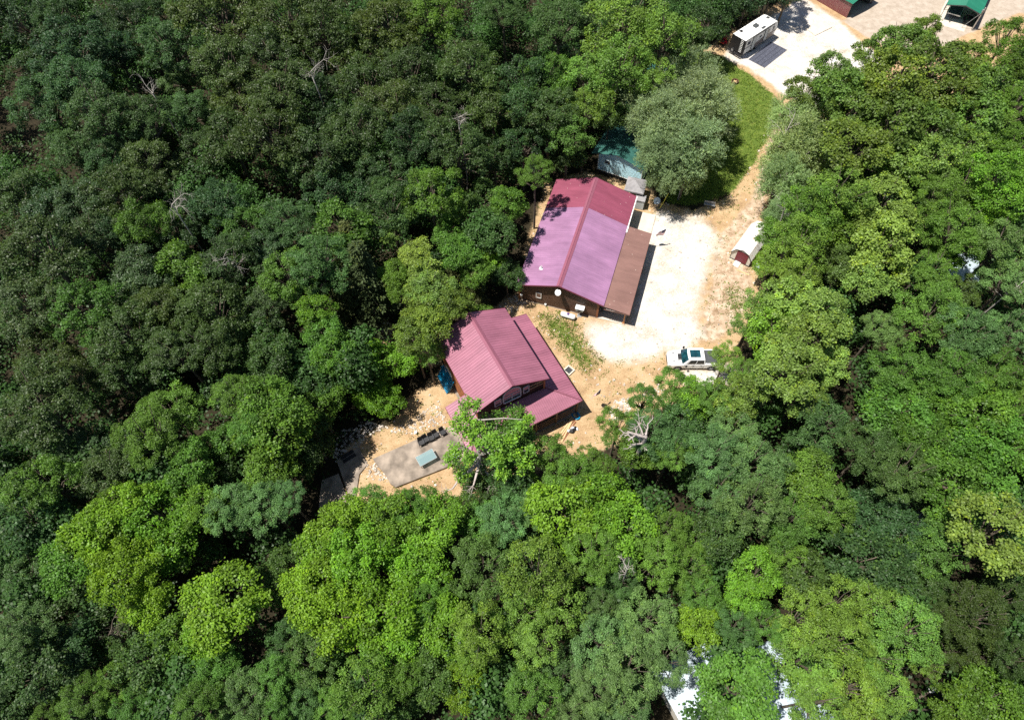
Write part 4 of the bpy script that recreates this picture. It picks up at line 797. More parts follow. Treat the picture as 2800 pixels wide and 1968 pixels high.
# ------------------------------------------------------------------ barn shed at the right of the yard
sa = R_(-38.6); sh_ = thing('barn_shed', (26.95, 50.75, 0), sa, 'small cream barn shed with a white curved roof and maroon door', 'shed')
SW, SL = 2.5, 5.2; g_ = [(-.08, 1.2), (.42, 1.98), (1.22, 2.28), (2.03, 1.98), (2.55, 1.2)]
mb = MB(); mb.loft([[(0, y, .15), (SW, y, .15), (SW, y, 1.22), (1.98, y, 1.93), (1.22, y, 2.22), (.46, y, 1.93), (0, y, 1.22)] for y in (.0, SL)]); mb.build('wall', M['cream'], sh_)
mb = MB()
for i in range(4):
    a_, b_ = Vector((g_[i][0], 0, g_[i][1])), Vector((g_[i + 1][0], 0, g_[i + 1][1])); ribs(mb, (a_.x, -.12, a_.z + .01), (0, 1, 0), b_ - a_, SL + .24, lambda x: 0, lambda x, q=(b_ - a_).length: q, .35, .02)
mb.build('roof', M['rustroof'], sh_)
mb = MB()
for i in range(4): a_, b_ = g_[i], g_[i + 1]; mb.bar((a_[0], -.13, a_[1] - .02), (b_[0], -.13, b_[1] - .02), .03, .09, (0, 0, 1))
mb.bar((0, -.02, .12), (0, -.02, 1.2), .05, .05); mb.bar((SW, -.02, .12), (SW, -.02, 1.2), .05, .05); mb.box(-.02, -.03, .1, SW + .02, 0, .17); mb.build('trim', M['dgrey'], sh_)
mb = MB(); mb.box(.62, -.05, .18, 2.05, -.0, 1.86)
for k in range(9): mb.box(.66 + k * .16, -.06, .18, .68 + k * .16, -.05, 1.86)
mb.build('door', M['maroon'], sh_)
mb = MB(); mb.box(.1, .1, 0, .3, .4, .15); mb.box(2.2, .1, 0, 2.4, .4, .15); mb.box(.1, SL - .4, 0, .3, SL - .1, .15); mb.box(2.2, SL - .4, 0, 2.4, SL - .1, .15); mb.build('blocks', M['conc'], sh_)
mb = MB(); mb.box(1.3, -.04, 1.95, 1.8, -.0, 2.08); mb.build('vent', M['bluewhite'], sh_)
c2, s2 = math.cos(sa), math.sin(sa); wp = lambda x, y, z=0: (26.95 + x * c2 - y * s2, 50.75 + x * s2 + y * c2, z)
t = thing('loading_ramp', wp(1.15, -.45), sa, 'short white wooden ramp at the maroon shed door', 'ramp'); mb = MB(); mb.add([(-.35, -.35, 0), (.35, -.35, 0), (.35, .4, .02), (-.35, .4, .02), (-.35, -.35, .04), (.35, -.35, .04), (.35, .4, .16), (-.35, .4, .16)], [(3, 2, 1, 0), (4, 5, 6, 7), (0, 1, 5, 4), (1, 2, 6, 5), (2, 3, 7, 6), (3, 0, 4, 7)]); mb.build('deck', M['offwhite'], t)
t = thing('plank', wp(2.3, -1.1), sa + R_(5), 'pale plank lying on the dirt in front of the barn shed', 'plank'); mb = MB(); mb.box(-.8, -.07, 0, .8, .07, .05); mb.build('board', M['timber'], t)
t = thing('storage_bin', wp(3.4, .2), sa, 'small teal lidded bin between the barn shed and the trees', 'bin'); mb = MB(); mb.box(-.25, -.25, 0, .25, .25, .7); mb.build('body', M['roof_teal'], t, bevel=.02); mb = MB(); mb.box(-.28, -.28, .7, .28, .28, .78); mb.build('lid', M['paleroof'], t, bevel=.02)

# ------------------------------------------------------------------ two metal carports at the top
ta = R_(-55.5); c1 = thing('maroon_carport', (54.82, 97.28, 0), ta, 'open ended garage with maroon corrugated side wall and green roof at the top edge', 'garage')
mb = MB()
for k in range(14): z = .05 + k * .165; mb.box(-12, -.03, z, 0, .03, z + .085)
mb.box(-12, -.01, 0, 0, .02, 2.4); mb.cur = 1
for k in range(14): z = .05 + k * .165; mb.box(-12, -.02, z + .121, 0, .022, z + .16)
mb.build('side_wall', [M['maroon'], M['concpale']], c1)
mb = MB(); ribs(mb, (-12.2, -.25, 2.38), (1, 0, 0), (0, 3.25, .9), 12.4, lambda x: 0, lambda x: 3.37, .3); ribs(mb, (-12.2, 6.25, 2.38), (1, 0, 0), (0, -3.25, .9), 12.4, lambda x: 0, lambda x: 3.37, .3); mb.build('roof', M['roof_green'], c1)
for x in (-.06, -4, -8, -11.9):
    for y in (.1, 6.0): mb = MB(); mb.box(x - .04, y - .04, 0, x + .04, y + .04, 2.4); mb.build('post', M['dgrey'], c1)
mb = MB(); mb.box(-12, 5.97, 0, -.0, 6.03, 2.4); mb.box(-12, 0, 0, -11.95, 6, 2.4); mb.build('rear_wall', M['maroon'], c1)
cc_, ss_ = math.cos(ta), math.sin(ta)
t = thing('equipment_box', (54.82 - .9 * cc_ - 5.9 * ss_, 97.28 - .9 * ss_ + 5.9 * cc_, 0), ta, 'dark equipment box parked in the mouth of the maroon garage', 'equipment box'); mb = MB(); mb.box(-1.1, -.6, .3, .9, .5, .9); mb.box(-1.0, -.7, .1, -.6, .6, .4); mb.build('body', M['dgrey'], t, bevel=.04)
tb = R_(-33.8); c3 = thing('green_carport', (68.6, 95.8, 0), tb, 'open green roofed metal carport at the top right corner', 'carport')
mb = MB(); ribs(mb, (.05, -.1, 2.5), (0, 1, 0), (2.55, 0, .62), 9.5, lambda x: 0, lambda x: 2.62, .3); ribs(mb, (5.15, -.1, 2.5), (0, 1, 0), (-2.55, 0, .62), 9.5, lambda x: 0, lambda x: 2.62, .3); mb.build('roof', M['roof_green'], c3)
mb = MB(); mb.bar((.05, -.12, 2.42), (2.6, -.12, 3.04), .04, .12); mb.bar((2.6, -.12, 3.04), (5.15, -.12, 2.42), .04, .12); mb.build('gable_trim', M['dgrey'], c3)
for y in (0, 3.0, 6.0, 9.2):
    for x in (.15, 5.05): mb = MB(); mb.box(x - .04, y - .04, 0, x + .04, y + .04, 2.48); mb.build('post', M['dgrey'], c3)
mb = MB(); mb.box(5.06, .1, 0, 5.1, 9.3, 2.4); mb.box(.1, 9.3, 0, 5.1, 9.35, 2.6); mb.build('side_wall', M['dgrey'], c3)
mb = MB(); mb.bar((.15, 0.02, 1.9), (.8, .02, 2.55), .04, .04); mb.bar((5.05, .02, 1.9), (4.4, .02, 2.55), .04, .04); mb.build('brace', M['grey'], c3)
c5, s5 = math.cos(tb), math.sin(tb); wq = lambda x, y, z=0: (68.6 + x * c5 - y * s5, 95.8 + x * s5 + y * c5, z)
mb = MB(); t = thing('carport_slab', wq(0, 0), tb, 'pale concrete floor under the green carport', 'concrete slab'); mb.box(-.1, -1.2, -.02, 4.2, 9.6, .03); mb.build('slab', M['concpale'], t)
t = thing('utility_trailer', wq(1.8, 2.6), tb, 'dark flat trailer with a pale rail parked under the green carport', 'trailer')
mb = MB(); mb.box(-.9, -1.2, .45, .9, 1.6, .55); mb.build('bed', M['dgrey'], t); mb = MB(); mb.box(-.95, -1.25, .55, .95, -1.18, .7); mb.box(-.95, -1.2, .55, -.88, 1.6, .7); mb.box(.88, -1.2, .55, .95, 1.6, .7); mb.build('rail', M['alu'], t)
mb = MB(); mb.bar((-.5, -1.2, .45), (-.2, -2.6, .4), .08, .08); mb.bar((.2, -1.2, .45), (-.2, -2.6, .4), .08, .08); mb.build('drawbar', M['black'], t)
for s in (-1, 1): mb = MB(); mb.cyl((s * 1.0 - .09, .2, .34), (s * 1.0 + .09, .2, .34), .34, 18); mb.build('wheel', M['rubber'], t)
t = thing('quad_bike', wq(4.0, 1.5), tb + R_(100), 'black quad bike parked on the right under the green carport', 'quad bike')
mb = MB(); mb.loft([[(a_, -.2, .5), (a_, .2, .5), (a_, .16, z), (a_, -.16, z)] for a_, z in ((-.8, .8), (-.2, .85), (.3, .95), (.8, .8))]); mb.box(-.85, -.45, .68, -.4, .45, .73); mb.box(.4, -.45, .68, .85, .45, .73); mb.build('body', M['black'], t, bevel=.02)
mb = MB(); mb.tube([(.2, -.38, 1.05), (.3, 0, 1.0), (.2, .38, 1.05)], .03, 6); mb.build('handlebar', M['grey'], t)
for a_ in (-.6, .6):
    for s in (-1, 1): mb = MB(); mb.cyl((a_, s * .48 - .12, .3), (a_, s * .48 + .12, .3), .3, 18); mb.build('wheel', M['rubber'], t)
gx, gy = G(2657, 83.4); t = thing('service_pole', (gx, gy), 0, 'leaning grey service pole with a guy brace before the green carport', 'utility pole')
mb = MB(); mb.tube([(0, 0, 0), (0.03, -.02, 3.6)], [.1, .08], 10); mb.build('shaft', M['greybark'], t); mb = MB(); mb.tube([(-1.35, .75, 0), (0, 0, 2.9)], .035, 6); mb.build('brace', M['grey'], t); mb = MB(); mb.box(-.2, -.16, 2.9, .12, .1, 3.3); mb.build('meter_box', M['grey'], t)

# ------------------------------------------------------------------ roofs glimpsed through the lower right canopy
def lowroof(px, py, rz, w_, l_, h, m, label, slope=.35):
    x, y = G(px, py, h); t = thing('hidden_shed', (x, y), R_(rz), label, 'outbuilding')
    mb = MB(); mb.box(-w_ / 2 + .2, -l_ / 2 + .2, 0, w_ / 2 - .2, l_ / 2 - .2, h - .1); mb.build('wall', M['cream'], t)
    mb = MB(); s1 = Vector((w_ / 2, 0, slope)); s2_ = Vector((-w_ / 2, 0, slope)); ribs(mb, (-w_ / 2, -l_ / 2, h), (0, 1, 0), s1, l_, lambda x: 0, lambda x: s1.length, .25); ribs(mb, (w_ / 2, -l_ / 2, h), (0, 1, 0), s2_, l_, lambda x: 0, lambda x: s2_.length, .25); mb.build('roof', M[m], t)
    mb = MB(); mb.box(-.4, -l_ / 2 + .14, .1, .4, -l_ / 2 + .19, 2.0); mb.build('door', M['maroon'], t); return t
lowroof(1925, 1905, 24, 5.5, 7, 2.8, 'paleroof', 'pale blue metal roof glimpsed under the oak at the bottom edge, left one')
lowroof(2140, 1905, 24, 5.5, 8, 2.9, 'paleroof', 'pale grey ribbed roof edge showing through the yellowish canopy at the lower right')
lowroof(2620, 735, -20, 4.5, 5, 2.6, 'paleroof', 'pale metal roof glimpsed in the canopy gap at the right edge')
lowroof(2520, 1425, 40, 3.4, 4.2, 2.4, 'shingle', 'small grey roof glimpsed through the dark canopy at the lower right', .25)
x, y = G(2530, 1885); t = thing('lawn_satellite_dish', (x, y), 0, 'small white satellite dish beside a fallen log in the lower right gap', 'satellite dish'); mb = MB(); mb.cyl((0, 0, 0), (0, 0, .9), .03, 6); mb.build('pole', M['grey'], t); e = bpy.data.objects.new('dish_head', None); COL.objects.link(e); e.parent = t; e.location = (0, 0, 1.0); dish(e, .28, R_(50), R_(-100), 'white')
x, y = G(2535, 1893); t = thing('fallen_log', (x, y), R_(20), 'dark fallen log on the brown ground in the lower right gap', 'log'); mb = MB(); mb.tube([(-1.6, 0, .16), (0, .05, .18), (1.7, 0, .16)], [.14, .16, .12], 9); mb.build('trunk', M['bark'], t)

# ------------------------------------------------------------------ stones and grass tufts nobody could count
def scatter(polys, n, seed, reject=()):
    q = np.random.default_rng(seed); out = []
    for poly, k in zip(polys, n):
        lo, hi = poly.min(0), poly.max(0); c = 0
        while c < k:
            p = q.uniform(lo, hi, (k * 3, 2)); d = inside_dist(p[:, 0], p[:, 1], poly); p = p[d > 0]
            for r in reject: p = p[inside_dist(p[:, 0], p[:, 1], r) < 0]
            if len(p) == 0: break
            out.append(p[:k - c]); c += len(p[:k - c])
    return np.concatenate(out)
def local_rect(O, A, x0, y0, x1, y1):
    c, s = math.cos(A), math.sin(A); return np.array([(O[0] + x * c - y * s, O[1] + x * s + y * c) for x, y in ((x0, y0), (x1, y0), (x1, y1), (x0, y1))])
HR1 = local_rect(O1, A1, -.2, -.2, 12.8, 17.0); HR2 = local_rect(O2, A2, -12.7, 0, 0.1, 12.2)
SLAB = W([P_(930, 768), P_(825, 640), P_(725, 515), P_(1440, 215), P_(1530, 330), P_(1560, 520)]); SLAB2 = W([P_(235, 1000), P_(265, 690), P_(400, 530), P_(600, 405), P_(672, 560), P_(600, 650), P_(560, 900)])
def rocks(name, pts, smin, smax, m, seed):
    q = random.Random(seed); mb = MB()
    for x, y in pts:
        s = smin + (smax - smin) * q.random() ** 2.5; a = q.uniform(0, 6.28); v = []
        for dz in (-.2, 1):
            for k in range(5):
                b = a + k * 1.2566 + q.uniform(-.25, .25); r = s * q.uniform(.7, 1.1) * (1 if dz < 0 else .6); v.append((x + r * math.cos(b), y + r * math.sin(b), max(-.01, s * .7 * dz * q.uniform(.7, 1.1))))
        mb.add(v, [(5, 6, 7, 8, 9)] + [(i, (i + 1) % 5, 5 + (i + 1) % 5, 5 + i) for i in range(5)])
    o = mb.build(name, m); return o
RP = [W([(905,1235),(930,1180),(1000,1150),(1060,1165),(990,1210),(960,1260),(925,1280)]), W([(1060,1180),(1150,1130),(1230,1070),(1240,1150),(1120,1190)]), W([(996,1290),(1000,1262),(1025,1268),(1058,1300),(1066,1318),(1010,1312)]), W([(1662,1135),(1680,1095),(1720,1085),(1725,1130),(1690,1160)]), W([(1330,860),(1400,810),(1440,800),(1440,830),(1380,870)]), W([(1010,900),(1060,880),(1080,900),(1045,940)]), W([(1740,1070),(1800,1050),(1830,1075),(1770,1100)]), CLEAR]
pts = scatter(RP, (420, 260, 130, 260, 160, 120, 90, 900), 4, (HR1, HR2, SLAB, SLAB2))
tag(rocks('stones', pts, .035, .2, M['stone'], 5), 'pale limestone rubble scattered along the clearing edge', 'stones', kind='stuff')
def tufts(name, pts, hmin, hmax, blades, spread, m, seed, label, cat, color):
    q = np.random.default_rng(seed); n = len(pts) * blades; base = np.repeat(pts, blades, 0) + q.normal(0, spread, (n, 2)); h = q.uniform(hmin, hmax, n); a = q.uniform(0, 6.283, n); wd = h * .28
    ln = q.uniform(.3, 1.1, n) * h; b = q.uniform(0, 6.283, n); z = np.zeros(n)
    v = np.stack([np.stack([base[:, 0] - wd * np.cos(a), base[:, 1] - wd * np.sin(a), z], 1), np.stack([base[:, 0] + wd * np.cos(a), base[:, 1] + wd * np.sin(a), z], 1), np.stack([base[:, 0] + wd * .8 * np.cos(a) + ln * np.cos(b) * .6, base[:, 1] + wd * .8 * np.sin(a) + ln * np.sin(b) * .6, h * .7], 1), np.stack([base[:, 0] + ln * np.cos(b), base[:, 1] + ln * np.sin(b), h], 1)], 1)
    o = quads(name, v, q.random(n), (q.random(n) < .15) * .8, m); o.color = rgb(color); return tag(o, label, cat, kind='stuff')
def quads(name, v, tint, young, m, parent=None):
    n = len(v); me = bpy.data.meshes.new(name); me.vertices.add(n * 4); me.vertices.foreach_set('co', v.reshape(-1).astype('f4'))
    me.loops.add(n * 4); me.loops.foreach_set('vertex_index', np.arange(n * 4, dtype='i4')); me.polygons.add(n); me.polygons.foreach_set('loop_start', np.arange(0, n * 4, 4, dtype='i4'))
    for nm, a in (('tint', tint), ('young', young)):
        at = me.attributes.new(nm, 'FLOAT', 'FACE'); at.data.foreach_set('value', np.asarray(a).astype('f4'))
    me.update(); return link(name, me, m, parent)
pts = scatter([PATCH, PATCH2, CLEAR, LAWN], (620, 200, 900, 4200), 9, (HR1, HR2, SLAB, SLAB2, GRAV1))
tufts('grass_tufts', pts, .05, .2, 7, .16, M['leaf'], 11, 'short green grass tufts on the straw and the lawn', 'grass', (.13, .20, .035))
# ------------------------------------------------------------------ trees
def unit(a): return a / (np.linalg.norm(a, axis=-1, keepdims=True) + 1e-9)
def tubes_mesh(name, paths, m, parent=None):
    mb = MB()
    for pts, rad, n in paths: mb.tube(pts, rad, n, cap=False)
    o = mb.build(name, m, parent, smooth=True); return o
def leaves(pos, dirs, nrm, ln, wd, q):
    """leaf blades: pos (n,3) stalk, dirs the way the blade points, nrm its up side"""
    d = unit(dirs); sd = unit(np.cross(d, nrm)); up = np.cross(sd, d); n = len(pos)
    ln = ln[:, None]; wd = wd[:, None]
    fold = up * wd * q.uniform(.05, .45, (n, 1)); tip = -up * ln * q.uniform(-.05, .35, (n, 1))
    return np.stack([pos, pos + d * ln * .5 + sd * wd + fold, pos + d * ln + tip, pos + d * ln * .5 - sd * wd + fold], 1)
PROTO = {}
def crown_proto(key, R, zr, nl, lr, dens, leaf, mt='leaf', per=6, droop=.1, wid=.34, seed=0, spread=.135, lowcut=-.3, flat=.78, young=.1, tall=0, inner=.3):
    q = np.random.default_rng(seed); ph = q.uniform(0, 6.28, 4)
    nm = 9; cs = [(q.uniform(-.15, .15) * R, q.uniform(-.15, .15) * R, .28 * zr, .5)]
    for i in range(nm - 1):
        a_ = i * 6.2832 / (nm - 1) + q.normal(0, .22); rr_ = q.uniform(.42, .82); cs.append((rr_ * R * math.cos(a_), rr_ * R * math.sin(a_), q.uniform(-.55, .30) * zr, q.uniform(.24, .46)))
    c = []
    for mi, (mx_, my_, mz_, mr_) in enumerate(cs):
        k_ = max(4, int(nl * mr_ ** 2 / .2 / nm * 1.15)); kk = np.arange(k_); z = -.35 + 1.35 * (kk + .5) / k_; az = kk * 2.39996 + q.normal(0, .3, k_); rr = np.sqrt(1 - z * z)
        p_ = np.stack([rr * np.cos(az), rr * np.sin(az), z * .85], 1) * mr_ * R * q.uniform(.7, 1.18, (k_, 1)) + np.array([mx_, my_, mz_])
        for v_ in p_:
            if not any(j != mi and np.linalg.norm((v_ - np.array(w_[:3])) / (w_[3] * R)) < .72 for j, w_ in enumerate(cs)): c.append(v_)
    c = np.array(c); L = nl = len(c)
    lrad = lr * q.uniform(.62, 1.3, L); ltint = q.normal(0, .13, L); ns = np.maximum(6, (dens * lrad ** 2 * 9).astype(int)); idx = np.repeat(np.arange(L), ns); S = len(idx)
    out = unit(c + np.array([0, 0, .25 * zr])); sd = unit(unit(q.normal(size=(S, 3))) + out[idx] * .55 + np.array([0, 0, .35]))
    sp = c[idx] + sd * (lrad[idx] * q.uniform(.6, 1.28, S))[:, None] * np.array([1, 1, flat])
    stint = ltint[idx] + q.normal(0, .12, S); syoung = (q.random(S) < young) * q.uniform(.3, 1, S)
    j = np.repeat(np.arange(S), per); n = len(j)
    nrm = unit(sd[j] * .5 + np.array([0, 0, .7]) + q.normal(0, .5, (n, 3)))
    t = unit(np.cross(nrm, unit(q.normal(size=(n, 3)))))
    dr = unit(t + sd[j] * .35 + np.array([0, 0, -droop]))
    pos = sp[j] + t * spread * .2 + q.normal(0, spread, (n, 3)) * np.array([1, 1, .6])
    ln = leaf * q.uniform(.7, 1.3, n); v = leaves(pos, dr, nrm, ln, ln * wid, q)
    tint = np.clip(.5 + stint[j] + q.normal(0, .12, n), 0, 1)
    o = quads('crown', v, tint, syoung[j], M[mt]); me = o.data; bpy.data.objects.remove(o)
    # trunk and limbs below and inside the crown (crown centre at z=0; trunk foot at z=-1 in units of the trunk height, scaled per tree)
    H = 9.0; paths = []; q2 = random.Random(seed)
    fork = -zr * .75
    paths.append(([(0, 0, -H), (.08 * R * .3, .05, -H * .5 + fork * .5), (0, 0, fork), (0.05, .02, zr * .25)], [.055 * R + .06, .045 * R + .05, .04 * R + .03, .03], 8))
    for i in range(0, nl, max(1, nl // 16)):
        e = c[i]; st = np.array([0, 0, fork + (e[2] - fork) * .25 * q2.random()]); mid = st * .5 + e * .5 + np.array([0, 0, .12 * R]) * (.5 if e[2] > 0 else .1)
        paths.append(([tuple(st), tuple(mid + q.normal(0, .12, 3)), tuple(e)], [.028 * R, .018 * R, .006 * R], 5))
    t_o = tubes_mesh('trunk', paths, M['bark']); tm = t_o.data; bpy.data.objects.remove(t_o)
    PROTO.setdefault(key, []).append((me, tm, R, zr, H))
for s in range(5): crown_proto('broad', 4.0, 3.3, 56, .74, 9.5, .22, seed=10 + s, young=.08)
for s in range(4): crown_proto('small', 2.3, 2.3, 26, .60, 11.5, .20, seed=30 + s, young=.12)
for s in range(4): crown_proto('maple', 4.0, 3.3, 50, .76, 8.0, .27, seed=50 + s, per=6, wid=.42, young=.16, spread=.2, droop=.3)
for s in range(4): crown_proto('fine', 4.2, 3.2, 70, .68, 12.0, .19, seed=70 + s, per=7, wid=.32, young=.04, spread=.12, flat=.7)
for s in range(3): crown_proto('gloss', 4.0, 3.3, 58, .72, 9.5, .23, mt='glossleaf', seed=90 + s, per=7, wid=.27, young=.10, droop=.25)
for s in range(3): crown_proto('sparse', 3.8, 3.2, 46, .70, 8.0, .21, seed=110 + s, per=6, young=.1, inner=.1)
def willow_proto(seed, R=4.0, zr=4.2):
    q = np.random.default_rng(seed); nl = 34; k = np.arange(nl); z = -.5 + 1.5 * (k + .5) / nl; az = k * 2.4 + q.normal(0, .3, nl); rr = np.sqrt(1 - np.clip(z, -1, 1) ** 2)
    c = np.stack([rr * np.cos(az) * R, rr * np.sin(az) * R, z * zr], 1) * q.uniform(.5, .92, (nl, 1)); c = np.concatenate([c, c[:12] * .4]); L = len(c)
    ns = 80; idx = np.repeat(np.arange(L), ns); S = len(idx); sd = unit(unit(q.normal(size=(S, 3))) * .8 + unit(c)[idx] * .6 + np.array([0, 0, .55]))
    st = c[idx] + sd * q.uniform(.2, 1.35, (S, 1)) * np.array([1, 1, 1.25]); per = 9; j = np.repeat(np.arange(S), per); n = len(j); f = np.tile(np.arange(per) / per, S)
    pos = st[j] + sd[j] * (f * .7)[:, None] + q.normal(0, .03, (n, 3)); dr = unit(sd[j] * .8 + unit(q.normal(size=(n, 3))) * .9); nrm = unit(q.normal(0, .5, (n, 3)) + np.array([0, 0, 1]))
    ln = .20 * q.uniform(.7, 1.3, n); v = leaves(pos, dr, nrm, ln, ln * .2, q); tint = np.clip(.5 + q.normal(0, .12, L)[idx][j] + q.normal(0, .18, n), 0, 1)
    o = quads('crown', v, tint, (q.random(n) < .08) * .7, M['leaf']); me = o.data; bpy.data.objects.remove(o); H = 7.0
    paths = [([(0, 0, -H), (.1, 0, -H * .6), (0, 0, -zr * .6), (.1, .1, zr * .3)], [.24, .2, .16, .05], 8)]
    for i in range(0, nl, 2): paths.append(([(0, 0, -zr * .6), tuple(c[i] * .55 + np.array([0, 0, .2])), tuple(c[i] * 1.12)], [.09, .05, .015], 5))
    t_o = tubes_mesh('trunk', paths, M['greybark']); tm = t_o.data; bpy.data.objects.remove(t_o); PROTO.setdefault('willow', []).append((me, tm, R, zr, H))
willow_proto(1); willow_proto(2)
def cedar_proto(seed, R=2.6, Ht=8.0):
    q = np.random.default_rng(seed); nb = 150; f = (np.arange(nb) + .5) / nb; az = np.arange(nb) * 2.4 + q.normal(0, .3, nb); bl = R * (1 - f) ** .75 * q.uniform(.6, 1.1, nb) + .12
    z0 = -Ht * .5 + f * Ht; per = 42; i = np.repeat(np.arange(nb), per); n = len(i); t = q.uniform(.15, 1, n)
    d = np.stack([np.cos(az), np.sin(az), np.full(nb, .18)], 1); lat = np.stack([-np.sin(az), np.cos(az), np.zeros(nb)], 1)
    side = q.normal(0, .28, n) * (1.1 - t) * 1.2
    pos = np.stack([0 * z0, 0 * z0, z0], 1)[i] + d[i] * (bl[i] * t)[:, None] + lat[i] * side[:, None] + q.normal(0, .07, (n, 3)); dr = unit(d[i] + lat[i] * np.sign(side)[:, None] * .7 + q.normal(0, .35, (n, 3)))
    nrm = unit(q.normal(0, .45, (n, 3)) + np.array([0, 0, 1])); ln = q.uniform(.16, .36, n); v = leaves(pos, dr, nrm, ln, ln * .22, q); tint = np.clip(.5 + q.normal(0, .15, nb)[i] + q.normal(0, .15, n), 0, 1)
    o = quads('crown', v, tint, (q.random(n) < .1) * .8, M['needle']); me = o.data; bpy.data.objects.remove(o)
    paths = [([(0, 0, -Ht * .5 - 2), (0, 0, 0), (0, 0, Ht * .5)], [.16, .1, .02], 7)] + [([(0, 0, float(z0[k])), tuple(float(x) for x in (np.array([0, 0, z0[k]]) + d[k] * bl[k] * .9))], [.03, .008], 4) for k in range(0, nb, 4)]
    t_o = tubes_mesh('trunk', paths, M['bark']); tm = t_o.data; bpy.data.objects.remove(t_o); PROTO.setdefault('cedar', []).append((me, tm, R, Ht * .5, Ht * .5 + 2))
for s in range(3): cedar_proto(200 + s)

def branching(q, p, d, L, r, lev, out):
    """a forking bare limb; out collects (points, radii, sides)"""
    pts = [np.array(p, float)]; dd = np.array(d, float); n = 4
    for k in range(n):
        dd = unit(dd + q.normal(0, .17, 3) + np.array([0, 0, .03])); pts.append(pts[-1] + dd * L / n)
    out.append(([tuple(x) for x in pts], [r * (1 - .5 * k / n) for k in range(n + 1)], 6 if lev > 1 else 4))
    if lev > 0:
        for k in range(3 if lev > 1 else 4):
            i = q.integers(1, n + 1); side = unit(np.cross(dd, q.normal(size=3))); branching(q, pts[i], unit(dd * .75 + side * .8), L * q.uniform(.45, .7), r * .5, lev - 1, out)
